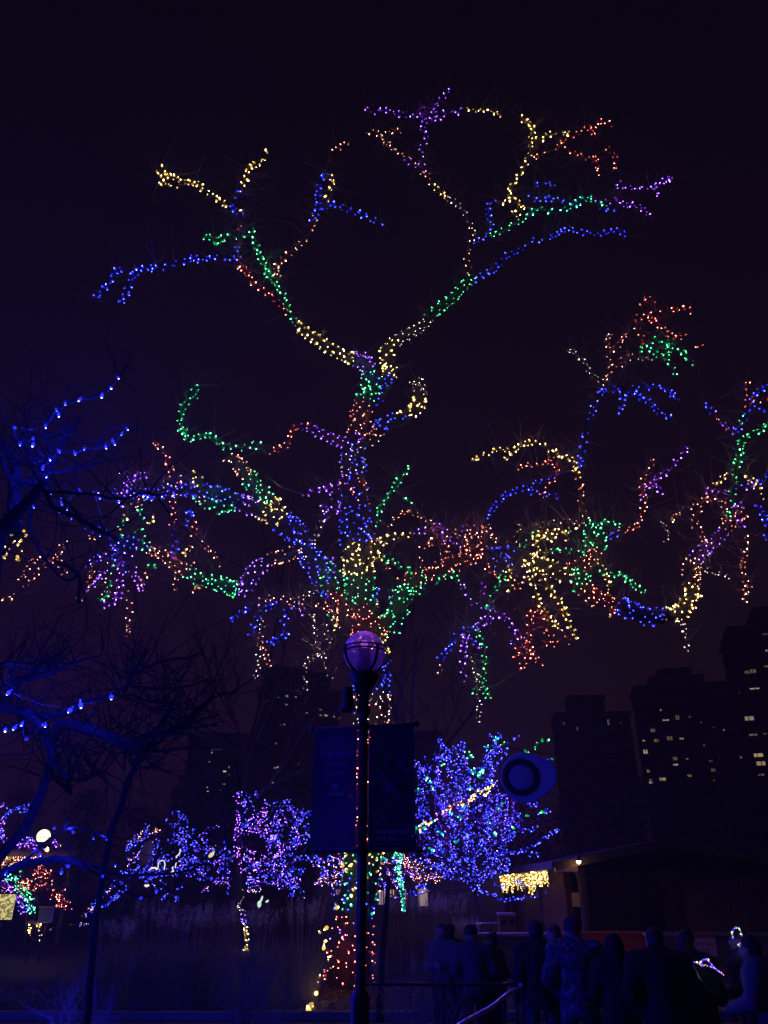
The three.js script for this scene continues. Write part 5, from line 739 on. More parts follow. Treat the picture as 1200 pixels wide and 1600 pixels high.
// ---------------------------------------------------------------- the lamp post
const post = at(565, 1388, 7.2);
{
  const o = thing('lamp_post', 'black lamp post with a dim violet globe before the lit tree', 'street lamp', V(post.x, 0, post.z));
  const gy = at(565, 1019, 7.2).y, gr = 0.206, fluted = (r, h, y) => { const s = new THREE.Shape(); for (let i = 0; i <= 64; i++) { const a = i / 64 * 6.2832, q = r * (1 + 0.05 * Math.cos(a * 16)); i ? s.lineTo(Math.cos(a) * q, Math.sin(a) * q) : s.moveTo(q, 0); } return new THREE.ExtrudeGeometry(s, { depth: h, bevelEnabled: false }).rotateX(-Math.PI / 2).translate(0, y, 0); };
  const lathe = (p, n = 28) => new THREE.LatheGeometry(p.map(([x, y]) => new THREE.Vector2(x, y)), n);
  part('base', lathe([[0.0, 0], [0.17, 0], [0.17, 0.08], [0.14, 0.13], [0.12, 0.2], [0.105, 0.75], [0.115, 0.8], [0.095, 0.86], [0.085, 0.95], [0.075, 1.25], [0.085, 1.3], [0.05, 1.36]]), M.iron, o);
  part('shaft', fluted(0.039, gy - 0.42 - 1.34, 1.34), M.iron, o);
  part('collar', [lathe([[0.044, gy - 0.62], [0.062, gy - 0.6], [0.062, gy - 0.55], [0.048, gy - 0.52], [0.048, gy - 0.42], [0.075, gy - 0.37], [0.12, gy - 0.31], [0.155, gy - 0.24], [0.15, gy - 0.22], [0.06, gy - 0.26]])], M.iron, o);
  const globe = part('lamp_globe', new THREE.SphereGeometry(gr, 40, 28).translate(0, gy, 0), new THREE.MeshPhysicalMaterial({ color: lin(0.62, 0.46, 0.74), roughness: 0.3, transmission: 0.55, thickness: 0, side: THREE.DoubleSide }), o);
  void globe;
  const inner = part('lamp_core', [cyl(0.055, 0.075, 0.26, 16, 0, gy - 0.1, 0)], std(0.12, 0.10, 0.2, 0.5), o); void inner;
  const tubeGlow = part('lamp_tube', cyl(0.03, 0.03, 0.07, 12, 0, gy + 0.08, 0), new THREE.MeshStandardMaterial({ color: 0, emissive: lin(0.9, 0.28, 1.6) }), o); void tubeGlow;
  lamp(V(0, gy + 0.13, 0), lin(0.55, 0.16, 1), 0.1, o, 2);
  const cage = (r, y) => new THREE.TorusGeometry(r, 0.0085, 8, 48).rotateX(Math.PI / 2).translate(0, gy + y, 0);
  part('cage_ring', cage(gr + 0.012, 0.035), M.black, o); part('cage_ring', cage(gr + 0.012, -0.005), M.black, o);
  for (let k = 0; k < 4; k++) { const a = 0.62 + k * Math.PI / 2, pts = []; for (let i = 0; i <= 10; i++) { const e = 0.17 - i / 10 * 1.32, q = gr + 0.02; pts.push(V(Math.sin(a) * q * Math.cos(e), gy + q * Math.sin(e), Math.cos(a) * q * Math.cos(e))); } part('cage_arm', tube(pts, 0.015, 8), M.black, o); }
  // horn speaker under the globe
  const sx = (541 - 565) * mpp(1095, 7.2), sy = at(541, 1094, 7.2).y;
  part('speaker', [lathe([[0.0, 0.12], [0.045, 0.12], [0.05, 0.1], [0.05, 0.02], [0.062, -0.03], [0.082, -0.085], [0.086, -0.105], [0.074, -0.105], [0.04, -0.02], [0.0, -0.02]], 24).translate(sx - 0.005, sy, 0)], M.iron, o);
  part('speaker_bracket', [box(0.11, 0.02, 0.04, sx / 2, sy + 0.08, 0, 0.005), box(0.02, 0.09, 0.05, -0.06, sy + 0.06, 0, 0.005)], M.iron, o);
  // banner arms
  const yaw = -0.27, top = at(570, 1137, 7.2).y, low = at(570, 1327, 7.2).y, arms = [];
  for (const y of [top + 0.012, low - 0.012]) for (const s of [-1, 1]) { const g = [tube([V(s * 0.05, y, 0), V(s * 0.5, y, 0)], 0.0125, 10), new THREE.SphereGeometry(0.032, 16, 12).translate(s * 0.515, y, 0), cyl(0.06, 0.06, 0.05, 18, 0, y, 0)]; const m = part('banner_arm', g, M.iron, o); m.rotation.y = yaw; arms.push(m); }
  const W = 0.425, H = top - low;
  const cloth = (paint) => { const c = document.createElement('canvas'); c.width = 512; c.height = Math.round(512 * H / W); const g = c.getContext('2d'); paint(g, c.width, c.height); const t = new THREE.CanvasTexture(c); t.colorSpace = THREE.SRGBColorSpace; return new THREE.MeshPhysicalMaterial({ map: t, roughness: 0.75, side: THREE.DoubleSide, transmission: 0.12, thickness: 0 }); };
  const sheet = (s, mat, label) => { const g = new THREE.PlaneGeometry(W, H, 20, 40), p = g.attributes.position; for (let i = 0; i < p.count; i++) { const x = p.getX(i), y = p.getY(i); p.setZ(i, 0.008 * Math.sin(x * 14 + y * 3 + s) * (0.4 + 0.6 * (0.5 - Math.abs(y) / H)) + 0.006 * Math.sin(y * 9 + s)); } g.computeVertexNormals(); const b = thing('banner', label, 'banner', V(post.x + Math.cos(yaw) * s * (0.062 + W / 2), (top + low) / 2, post.z - Math.sin(yaw) * s * (0.062 + W / 2)), yaw, 'banners on the lamp post'); part('cloth', g, mat, b); part('sleeve', [tube([V(-W / 2, H / 2 + 0.004, 0), V(W / 2, H / 2 + 0.004, 0)], 0.017, 10), tube([V(-W / 2, -H / 2 - 0.004, 0), V(W / 2, -H / 2 - 0.004, 0)], 0.017, 10)], mat, b); return b; };
  sheet(-1, cloth((g, w, h) => { g.fillStyle = '#4a3880'; g.fillRect(0, 0, w, h); g.fillStyle = '#54428e'; g.beginPath(); g.moveTo(0, h * 0.86); g.bezierCurveTo(w * 0.4, h * 0.6, w * 0.7, h * 0.75, w, h * 0.55); g.lineTo(w, h); g.lineTo(0, h); g.fill(); g.fillStyle = '#9d95dc'; g.textAlign = 'center'; g.font = '74px sans-serif'; g.save(); g.translate(w * 0.5, 0); ['Regenstein', 'African', 'Journey'].forEach((t, i) => g.fillText(t, 0, h * (0.235 + i * 0.082))); g.restore(); const hx = w * 0.5, hy = h * 0.49; g.beginPath(); g.moveTo(hx, hy + 34); g.bezierCurveTo(hx - 60, hy - 10, hx - 30, hy - 46, hx, hy - 16); g.bezierCurveTo(hx + 30, hy - 46, hx + 60, hy - 10, hx, hy + 34); g.fill(); g.font = 'bold 40px sans-serif'; g.fillStyle = '#b4aef0'; g.fillText('LPZOO.ORG', hx, h * 0.565); }), 'left banner with three lines of large text and a small heart');
  sheet(1, cloth((g, w, h) => { g.fillStyle = '#2c2a62'; g.fillRect(0, 0, w, h); const bl = (x, y, r, c, a) => { const q = g.createRadialGradient(x, y, 0, x, y, r); q.addColorStop(0, c); q.addColorStop(1, 'rgba(0,0,0,0)'); g.globalAlpha = a; g.fillStyle = q; g.fillRect(0, 0, w, h); g.globalAlpha = 1; }; bl(w * 0.36, h * 0.3, w * 0.3, '#8078d0', 0.8); bl(w * 0.26, h * 0.3, w * 0.14, '#05041a', 0.9); bl(w * 0.7, h * 0.3, w * 0.3, '#6a62bc', 0.7); bl(w * 0.5, h * 0.34, w * 0.16, '#14123c', 0.9); bl(w * 0.3, h * 0.42, w * 0.2, '#8a80e0', 0.8); bl(w * 0.45, h * 0.52, w * 0.34, '#7a70d0', 0.85); bl(w * 0.85, h * 0.38, w * 0.2, '#8078d8', 0.7); bl(w * 0.62, h * 0.58, w * 0.2, '#8a80e0', 0.6); bl(w * 0.75, h * 0.5, w * 0.16, '#0c0a2c', 0.9); bl(w * 0.3, h * 0.75, w * 0.5, '#56509c', 0.5); g.fillStyle = '#8f88dc'; g.font = 'bold 54px sans-serif'; g.textAlign = 'left'; g.fillText('FOR WILDLIFE.', w * 0.17, h * 0.885); g.fillText('FOR ALL.', w * 0.17, h * 0.935); }), 'right banner with a dim animal picture and two lines at its foot');
  // thin cable beside the post
  const cb = thing('power_cable', 'thin pale cable running down beside the lamp post', 'cable'); part('cable', tube([V(post.x + 0.055, top, post.z + 0.02), V(post.x + 0.056, 2.7, post.z + 0.03), V(post.x + 0.055, low - 0.02, post.z + 0.02), V(post.x + 0.09, 1.3, post.z + 0.03)], 0.006, 6), std(0.6, 0.6, 0.65, 0.4), cb);
}
// teardrop lamp head
{
  const D = 12.5, c = at(820, 1215, D), k = mpp(1215, D), o = thing('teardrop_lamp_head', 'large teardrop lamp head with a dark ring before the blue tree', 'lamp head', c);
  o.lookAt(camera.position.clone().add(V(0, -0.6, 0)));
  const drop = (r, sc) => { const s = new THREE.Shape(); const N = 72; for (let i = 0; i <= N; i++) { const a = i / N * 6.2832, tip = Math.pow(Math.max(0, Math.cos(a - 0.12)), 5); const q = (r + sc * tip); const x = Math.cos(a) * q, y = Math.sin(a) * q; i ? s.lineTo(x, y) : s.moveTo(x, y); } return s; };
  const ex = (s, d, b) => new THREE.ExtrudeGeometry(s, { depth: d, bevelEnabled: true, bevelThickness: b, bevelSize: b, bevelSegments: 4 });
  part('housing', ex(drop(34.5 * k, 14 * k), 0.10, 0.03).translate(0, 0, -0.1), std(0.42, 0.42, 0.48, 0.3), o);
  const ring = new THREE.TorusGeometry(23.5 * k, 4.6 * k, 14, 56).scale(1.02, 0.98, 0.35).translate(-6 * k, 1 * k, 0.045); part('ring', ring, std(0.015, 0.015, 0.02, 0.6), o);
  part('lens', new THREE.SphereGeometry(19.5 * k, 32, 16, 0, 6.2832, 0, Math.PI / 2).rotateX(Math.PI / 2).scale(1, 1, 0.12).translate(-6 * k, 1 * k, 0.032), std(0.32, 0.32, 0.36, 0.3), o);
  const wire = thing('span_wire', 'thin dark span wire that carries the teardrop lamp head', 'cable'), w = [at(600, 1040, 20.6), at(700, 1120, 17), c.clone().add(V(0, 0.42, -0.04)), at(960, 1178, 13.5), at(1320, 1120, 16)].map((v) => Object.assign(v, { r: 0.005 }));
  part('cable', tube(spline(w, 0.5), 0.005, 5), M.black, wire); part('hanger', tube([c.clone().add(V(0, 0.42, -0.04)), c.clone().add(V(0, 0.3, -0.05))], 0.012, 6), M.black, wire);
  const w2 = thing('overhead_wire', 'thin dark overhead wire slanting down before the stepped crown', 'cable'); part('cable', tube([at(700, 760, 60), at(1025, 995, 60), at(1145, 1090, 60), at(1290, 1200, 60)], 0.02, 5), M.black, w2);
}
// guard rail in the foreground
{
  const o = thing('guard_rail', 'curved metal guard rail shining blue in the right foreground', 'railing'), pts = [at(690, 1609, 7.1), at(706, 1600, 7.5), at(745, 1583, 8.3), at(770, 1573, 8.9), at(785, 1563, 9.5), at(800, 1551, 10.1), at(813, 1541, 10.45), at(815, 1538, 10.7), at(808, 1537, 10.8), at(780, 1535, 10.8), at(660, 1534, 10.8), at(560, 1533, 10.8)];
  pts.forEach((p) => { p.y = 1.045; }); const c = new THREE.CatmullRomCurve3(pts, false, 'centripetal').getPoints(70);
  part('rail', tube(c.slice(0, 48), 0.022, 12), std(0.66, 0.66, 0.7, 0.22), o); part('shade_toned_rear_rail', tube(c.slice(47), 0.019, 10), M.black, o); part('lower_rail', tube(c.map((p) => p.clone().setY(0.5)), 0.014, 8), M.iron, o);  // one rail in two tones: front pale as if lit, rear blackened as unlit
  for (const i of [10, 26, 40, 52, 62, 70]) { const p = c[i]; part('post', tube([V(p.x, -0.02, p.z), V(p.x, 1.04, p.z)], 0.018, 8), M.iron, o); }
}
// ---------------------------------------------------------------- grasses and shrubs before the trunk
M.plume = new THREE.MeshPhysicalMaterial({ color: lin(0.62, 0.56, 0.52), roughness: 1, transmission: 0.5, thickness: 0, side: THREE.DoubleSide });
function grassClump(label, x, D, topY, width, seed, tone = 1) {
  const R = rng(seed), b = at(x, 1388, D); b.y = 0; const H = at(x, topY, D).y, W = width * mpp(topY, D) / 2, o = thing('plume_grass', label, 'ornamental grass', b), blades = [], plumes = [];
  for (let i = 0; i < 170; i++) { const a = R() * 6.28, q = Math.sqrt(R()), out = V(Math.cos(a), 0, Math.sin(a)), h = H * (0.55 + 0.35 * R()), s = 0.12 + q * 0.2, pts = [0, 0.4, 0.75, 1].map((t) => out.clone().multiplyScalar(s + q * W * 0.9 * t * t).setY(h * (t - 0.25 * q * t * t * t))); blades.push(tube(pts, [0.007, 0.006, 0.004, 0.002], 3, false)); if (i < 46) { const st = out.clone().multiplyScalar(q * W * 0.85).setY(H * (0.78 + 0.16 * R())), lo = out.clone().multiplyScalar(q * 0.25); blades.push(tube([lo, lo.clone().lerp(st, 0.55).add(V(0, 0.1, 0)), st], [0.006, 0.005, 0.003], 3, false)); for (let k = 0; k < 34; k++) { const t = R(), p = st.clone().add(V((R() - 0.5) * 0.12 * (1 - t), t * H * 0.16 - 0.03, (R() - 0.5) * 0.12 * (1 - t)).addScaledVector(out, 0.05 * t)), d = V(R() - 0.5, R() - 0.2, R() - 0.5).multiplyScalar(0.09), e = V(R() - 0.5, R() - 0.5, R() - 0.5).multiplyScalar(0.02); plumes.push(p.x, p.y, p.z, p.x + d.x, p.y + d.y, p.z + d.z, p.x + e.x, p.y + e.y, p.z + e.z); } } }
  part('blades', blades, std(0.30 * tone, 0.25 * tone, 0.17 * tone, 0.9), o, 'stuff'); const g = new THREE.BufferGeometry(); g.setAttribute('position', new THREE.Float32BufferAttribute(plumes, 3)); g.computeVertexNormals(); part('plumes', g, M.plume, o, 'stuff');
}
[['plume grass clump just right of the wide trunk', 622, 24.2, 1402, 60], ['tallest plume grass clump behind the couple', 664, 24.8, 1404, 72], ['round plume grass clump nearest the blue tree post', 703, 23.4, 1402, 70], ['plume grass clump behind the light jacket', 726, 23.2, 1436, 46], ['wide plume grass clump at left below the blue shrubs', 250, 17.2, 1416, 80], ['second plume grass clump from the left', 300, 16.8, 1424, 70], ['plume grass clump left of the slender purple tree', 345, 17.4, 1418, 70], ['plume grass clump right of the slender purple tree', 415, 17.3, 1424, 70], ['plume grass clump left of the wide trunk', 478, 17.8, 1412, 70], ['low plume grass clump at far left', 190, 17.6, 1440, 70]].forEach((a, i) => grassClump(...a, 200 + i));
function twigBush(label, x, D, H, seed, mat = M.twig) { const b = at(x, 1388, D); b.y = 0; const o = thing('twiggy_shrub', label, 'shrub', b), R = rng(seed), out = { wood: [], twigs: [] }; for (let i = 0; i < 9; i++) branchTree(R, V((R() - 0.5) * 0.3, 0, (R() - 0.5) * 0.3), V(R() - 0.5, 0.9, R() - 0.5).normalize(), H * 0.5, 0.016, 1, out, { levels: 4, thick: 9, spread: 0.9, up: 0.0, bend: 0.6 }); part('stems', [...out.wood, ...out.twigs], mat, o, 'stuff'); }
twigBush('tangled bare shrub between the wide trunk and the couple', 636, 13.2, 1.9, 301, std(0.30, 0.24, 0.17, 0.9)); twigBush('tangled bare shrub right of the lamp post foot', 668, 12.2, 1.6, 302, std(0.30, 0.24, 0.17, 0.9)); twigBush('low bare shrub at the lower left', 420, 12.6, 1.5, 303); twigBush('low bare shrub before the slender purple tree', 385, 14, 1.6, 304); twigBush('low bare shrub in the lower left corner', 150, 11, 1.5, 305);
// dark leaning sapling beside the trunk, and the big yellow bulbs running down to the ground
{
  const s = thing('dark_sapling', 'thin dark sapling leaning just right of the wide trunk', 'tree', at(592, 1578, 15.8)); s.position.y = 0; const pts = [[592, 1585], [597, 1500], [603, 1430], [607, 1372]].map(([x, y]) => at(x, y, 15.8).sub(s.position)); pts[0].y = -0.05;
  part('trunk', tube(pts, [0.07, 0.06, 0.05, 0.04], 8), M.darkBark, s);
  const yb = [[500, 1457, 19.6], [510, 1450, 19.8], [508, 1471, 19.4], [506, 1481, 19.2], [526, 1418, 20], [549, 1400, 20], [552, 1391, 20], [499, 1525, 18.6], [493, 1533, 18.3], [494, 1552, 17.6], [487, 1570, 16.9], [482, 1580, 16.6], [484, 1572, 16.8]];
  lightString('big warm yellow bulbs running down from the trunk to the ground', null, 'Y', yb.map(([x, y, d], i) => ({ p: at(x, y, d), size: i > 7 ? 1.7 : 1.4, start: i === 7 })), { bright: 1.7, lamp: 3 });
}
// ---------------------------------------------------------------- people
// a body is one surface grown round a skeleton of tapered capsules; clothes are shells grown round parts of the same skeleton
const smin = (a, b, k) => { const h = Math.max(0, k - Math.abs(a - b)) / k; return Math.min(a, b) - h * h * k * 0.25; };
function capsule(p, a, b, ra, rb) { // distance to a tapered capsule
  const bx = b.x - a.x, by = b.y - a.y, bz = b.z - a.z, px = p.x - a.x, py = p.y - a.y, pz = p.z - a.z, t = Math.max(0, Math.min(1, (px * bx + py * by + pz * bz) / (bx * bx + by * by + bz * bz + 1e-9)));
  return Math.hypot(px - bx * t, py - by * t, pz - bz * t) - (ra + (rb - ra) * t);
}
function surface(fn, lo, hi, cell, paint) { // naive surface nets
  const nx = Math.ceil((hi.x - lo.x) / cell) + 1, ny = Math.ceil((hi.y - lo.y) / cell) + 1, nz = Math.ceil((hi.z - lo.z) / cell) + 1, f = new Float32Array(nx * ny * nz), id = (x, y, z) => (z * ny + y) * nx + x, p = V();
  for (let z = 0; z < nz; z++) for (let y = 0; y < ny; y++) for (let x = 0; x < nx; x++) f[id(x, y, z)] = fn(p.set(lo.x + x * cell, lo.y + y * cell, lo.z + z * cell));
  const vid = new Int32Array(nx * ny * nz).fill(-1), pos = [], idx = [];
  for (let z = 0; z < nz - 1; z++) for (let y = 0; y < ny - 1; y++) for (let x = 0; x < nx - 1; x++) {
    let n = 0, sx = 0, sy = 0, sz = 0;
    const edge = (x0, y0, z0, x1, y1, z1) => { const a = f[id(x + x0, y + y0, z + z0)], b = f[id(x + x1, y + y1, z + z1)]; if ((a < 0) !== (b < 0)) { const t = a / (a - b); sx += x0 + (x1 - x0) * t; sy += y0 + (y1 - y0) * t; sz += z0 + (z1 - z0) * t; n++; } };
    for (const u of [0, 1]) for (const v of [0, 1]) { edge(0, u, v, 1, u, v); edge(u, 0, v, u, 1, v); edge(u, v, 0, u, v, 1); }
    if (n) { vid[id(x, y, z)] = pos.length / 3; pos.push(lo.x + (x + sx / n) * cell, lo.y + (y + sy / n) * cell, lo.z + (z + sz / n) * cell); }
  }
  const quad = (a, b, c, d, flip) => { if (a < 0 || b < 0 || c < 0 || d < 0) return; flip ? idx.push(a, c, b, a, d, c) : idx.push(a, b, c, a, c, d); };
  for (let z = 1; z < nz - 1; z++) for (let y = 1; y < ny - 1; y++) for (let x = 1; x < nx - 1; x++) {
    const s = f[id(x, y, z)] < 0;
    if (s !== f[id(x + 1, y, z)] < 0) quad(vid[id(x, y - 1, z - 1)], vid[id(x, y, z - 1)], vid[id(x, y, z)], vid[id(x, y - 1, z)], !s);
    if (s !== f[id(x, y + 1, z)] < 0) quad(vid[id(x - 1, y, z - 1)], vid[id(x - 1, y, z)], vid[id(x, y, z)], vid[id(x, y, z - 1)], !s);
    if (s !== f[id(x, y, z + 1)] < 0) quad(vid[id(x - 1, y - 1, z)], vid[id(x, y - 1, z)], vid[id(x, y, z)], vid[id(x - 1, y, z)], !s);
  }
  const g = new THREE.BufferGeometry(); g.setAttribute('position', new THREE.Float32BufferAttribute(pos, 3)); g.setIndex(idx); g.computeVertexNormals();
  g.setAttribute('uv', new THREE.Float32BufferAttribute(new Float32Array(pos.length / 3 * 2).map((_, i) => (i % 2 ? pos[(i >> 1) * 3 + 1] * 3 : Math.atan2(pos[(i >> 1) * 3], pos[(i >> 1) * 3 + 2]) * 0.6)), 2));
  if (paint) { const c = []; for (let i = 0; i < pos.length; i += 3) c.push(...paint(pos[i], pos[i + 1], pos[i + 2])); g.setAttribute('color', new THREE.Float32BufferAttribute(c, 3)); }
  return g;
}
const cloth = (r, g, b) => std(r, g, b, 0.9, { bumpMap: grainBump, bumpScale: 0.004 });
const skin = std(0.42, 0.27, 0.20, 0.6);
function person(spec) {
  const { x, y, D, label, h = 1.72, turn = 0, wide = 1, arms = ['down', 'down'], legs = 'stand', coat = 0.80, puff = 0.035, jacket, trousers, hair, headTurn = 0, nod = 0, hood, hat, bag, camo, lean = 0, group } = spec;
  const s = h / 1.72, ground = 0, base = at(x, y, D); base.y = ground;
  const o = thing('person', label, 'person', base, turn, group ?? 'people watching the lights');
  // skeleton, facing -z, feet on the ground
  const j = (a, b, c) => V(a * s * wide, b * s, c * s), q = (a, b, c) => V(a * s, b * s, c * s), L = {};
  const fwd = lean; L.pelvis = q(0, 0.95, 0); L.waist = q(0, 1.08, -fwd * 0.3); L.chest = q(0, 1.28, -0.01 - fwd * 0.7); L.neck = q(0, 1.45, 0.01 - fwd); L.head = q(0, 1.59, -0.015 - fwd * 1.2 - nod * 0.05);
  const A = [-1, 1].map((k, i) => {
    const sh = j(k * 0.175, 1.385, 0.005 - fwd * 0.9), m = arms[i];
    if (m === 'down') return [sh, j(k * 0.235, 1.12, 0.04 - fwd * 0.5), j(k * 0.245, 0.88, -0.04)];
    if (m === 'pocket') return [sh, j(k * 0.27, 1.13, 0.07 - fwd * 0.5), j(k * 0.185, 0.96, -0.10)];
    if (m === 'phone') return [sh, j(k * 0.22, 1.14, -0.10 - fwd), j(k * 0.09, 1.28, -0.32 - fwd)];
    if (m === 'fold') return [sh, j(k * 0.23, 1.13, -0.05), j(-k * 0.02, 1.14, -0.22)];
    return [sh, j(k * 0.25, 1.13, -0.04 - fwd), j(k * 0.17, 1.03, -0.28 - fwd)];                          // 'hold'
  });
  const G = [-1, 1].map((k) => { const st = legs === 'stride' ? k * 0.22 : legs === 'apart' ? 0 : 0, sp = legs === 'apart' ? 0.13 : 0.1; return [j(k * 0.09, 0.92, 0), j(k * sp, 0.5, -st * 0.5 - 0.02), j(k * sp, 0.08, -st + 0.03 + (st < 0 ? 0.03 : 0)), j(k * (sp + 0.02), 0.04, -st - 0.13)]; });
  const T = (r) => r * s * (0.5 + 0.5 * wide);
  // the head in its own axes so that it can turn
  const hq = new THREE.Quaternion().setFromEuler(new THREE.Euler(nod * 0.5, headTurn, 0)), hl = V(), hp = (a, b, c) => V(a, b, c).multiplyScalar(s).applyQuaternion(hq).add(L.head);
  const skull = [[hp(0, 0.03, 0.015), hp(0, 0.0, 0.0), 0.092, 0.082], [hp(0, -0.05, -0.03), hp(0, -0.075, -0.045), 0.058, 0.046], [hp(0, 0.0, -0.085), hp(0, -0.03, -0.105), 0.010, 0.016], [hp(-0.083, -0.005, 0.01), hp(-0.083, -0.035, 0.012), 0.016, 0.011], [hp(0.083, -0.005, 0.01), hp(0.083, -0.035, 0.012), 0.016, 0.011], [hp(-0.03, -0.06, -0.085), hp(0.03, -0.06, -0.085), 0.008, 0.008]];
  const eyes = [hp(-0.032, 0.005, -0.09), hp(0.032, 0.005, -0.09)];
  const torsoD = (p, g) => { let d = capsule(p, L.pelvis, L.waist, T(0.135) + g, T(0.125) + g); d = smin(d, capsule(p, L.waist, L.chest, T(0.125) + g, T(0.150) + g), 0.09); d = smin(d, capsule(p, A[0][0], A[1][0], T(0.075) + g, T(0.075) + g), 0.1); return smin(d, capsule(p, L.chest, L.neck, T(0.12) + g, T(0.055) + g * 0.6), 0.07); };
  const armD = (p, i, g) => smin(capsule(p, A[i][0], A[i][1], T(0.056) + g, T(0.045) + g), capsule(p, A[i][1], A[i][2], T(0.044) + g, T(0.032) + g * 0.8), 0.03);
  const legD = (p, i, g) => smin(capsule(p, G[i][0], G[i][1], T(0.088) + g, T(0.058) + g), capsule(p, G[i][1], G[i][2], T(0.058) + g, T(0.042) + g), 0.03);
  const bodyFn = (p) => {
    let d = torsoD(p, -0.012); for (const i of [0, 1]) { d = smin(d, armD(p, i, -0.004), 0.03); d = smin(d, legD(p, i, -0.008), 0.03); d = smin(d, capsule(p, G[i][2], G[i][3], T(0.036), T(0.03)), 0.03); }
    d = smin(d, capsule(p, L.neck, L.head, T(0.052), T(0.05)), 0.03);
    return d;
  };
  const lo = V(-0.5 * s * wide, -0.02, -0.55 * s - Math.abs(lean)), hi = V(0.5 * s * wide, 1.5 * s, 0.45 * s);
  const headFn = (p) => { let d = 1e9; for (const [a, b, ra, rb] of skull) d = smin(d, capsule(p, a, b, ra * s, rb * s), 0.025); for (const e of eyes) d = Math.max(d, -(Math.hypot(p.x - e.x, p.y - e.y, p.z - e.z) - 0.014 * s)) ; d = smin(d, capsule(p, L.neck, L.head, T(0.052), T(0.05)), 0.02); return d; };
  const geos = [surface(bodyFn, lo, hi, 0.022), surface((p) => Math.max(headFn(p), L.neck.y - 0.01 - p.y), L.head.clone().addScalar(-0.2 * s), L.head.clone().addScalar(0.2 * s), 0.0075)];
  for (const i of [0, 1]) { // hands: palm, four fingers, thumb
    const k = i ? 1 : -1, w = A[i][2], dir = w.clone().sub(A[i][1]).normalize(), side = V(k, 0, 0).addScaledVector(dir, -k * dir.x).normalize(), nrm = dir.clone().cross(side), c = w.clone().addScaledVector(dir, 0.05 * s), F = [];
    for (let n = 0; n < 4; n++) { const len = [0.062, 0.072, 0.068, 0.052][n] * s, off = (n - 1.5) * 0.0195 * s, r0 = w.clone().addScaledVector(dir, 0.09 * s).addScaledVector(side.clone().cross(dir), 0).addScaledVector(nrm, off), m = r0.clone().addScaledVector(dir, len * 0.5).addScaledVector(side, -k * 0.010 * k * s), e = m.clone().addScaledVector(dir, len * 0.4).addScaledVector(side, -0.022 * s); F.push([r0, m], [m, e]); }
    const t0 = w.clone().addScaledVector(dir, 0.03 * s).addScaledVector(nrm, -0.03 * s), t1 = t0.clone().addScaledVector(dir, 0.03 * s).addScaledVector(nrm, -0.022 * s), t2 = t1.clone().addScaledVector(dir, 0.028 * s).addScaledVector(side, -0.008 * s);
    
    const hfn = { a: [-0.024, -0.008, 0.008, 0.024].map((off) => [w.clone().addScaledVector(nrm, off * 0.6 * s), w.clone().addScaledVector(dir, 0.088 * s).addScaledVector(nrm, off * s)]) };
    const fast = (p) => { let d = 1e9; for (const [a, b] of hfn.a) d = smin(d, capsule(p, a, b, 0.017 * s, 0.0125 * s), 0.02); for (const [a, b] of F) d = smin(d, capsule(p, a, b, 0.0092 * s, 0.0078 * s), 0.005); d = smin(d, capsule(p, t0, t1, 0.0125 * s, 0.0105 * s), 0.012); return smin(d, capsule(p, t1, t2, 0.0105 * s, 0.0085 * s), 0.005); };
    geos.push(surface(fast, c.clone().addScalar(-0.13 * s), c.clone().addScalar(0.14 * s), 0.0062));
  }
  const strip = (g) => { const n = g.toNonIndexed(); n.deleteAttribute('color'); return n; };
  part('body', mergeGeometries(geos.map(strip)), skin, o);
  // clothes
  const hem = coat * s, flare = spec.flare ?? 0.0;
  const jf = (p) => { const rp = puff + (spec.quilt ? 0.006 * Math.sin(p.y * 78) : 0.004 * Math.sin(p.y * 31 + p.x * 17)); let d = torsoD(p, rp); if (coat < 0.86) { const t = Math.max(0, (0.95 * s - p.y)); d = smin(d, capsule(p, V(0, 0.97 * s, 0), V(0, hem - 0.1, 0), T(0.145) + rp, T(0.16) + rp + flare), 0.06); } for (const i of [0, 1]) d = smin(d, armD(p, i, rp * 0.8), 0.035); return Math.max(d, hem - p.y); };
  const camoPaint = camo ? (a, b, c) => { const n = noise3(a * 24, b * 24, c * 24) + 0.5 * noise3(a * 50 + 9, b * 50, c * 50), k = n > 0.92 ? 0 : n > 0.72 ? 1 : n > 0.52 ? 2 : 3; return [[0.22, 0.23, 0.26], [0.05, 0.055, 0.07], [0.12, 0.13, 0.15], [0.02, 0.02, 0.025]][k]; } : null;
  part(spec.jacketName ?? 'jacket', surface(jf, V(lo.x - 0.08, Math.max(-0.02, hem - 0.05), lo.z - 0.08), V(hi.x + 0.08, 1.56 * s, hi.z + 0.05), 0.018, camoPaint), camo ? std(1, 1, 1, 0.85, { vertexColors: true }) : jacket, o);
  part('collar', new THREE.TorusGeometry(T(0.075), T(0.026), 10, 28).rotateX(Math.PI / 2 + 0.15).scale(1, 1.3, 1.05).translate(L.neck.x, L.neck.y + 0.012, L.neck.z), spec.collar ?? (camo ? cloth(0.06, 0.06, 0.07) : jacket), o);
  part('trousers', surface((p) => { let d = smin(legD(p, 0, 0.016), legD(p, 1, 0.016), 0.02); d = smin(d, capsule(p, L.pelvis, L.pelvis.clone().setY(0.93 * s), T(0.14), T(0.14)), 0.06); return Math.max(d, 0.07 * s - p.y, p.y - 1.04 * s); }, V(lo.x, 0, lo.z), V(hi.x, 1.08 * s, hi.z), 0.02), trousers, o);
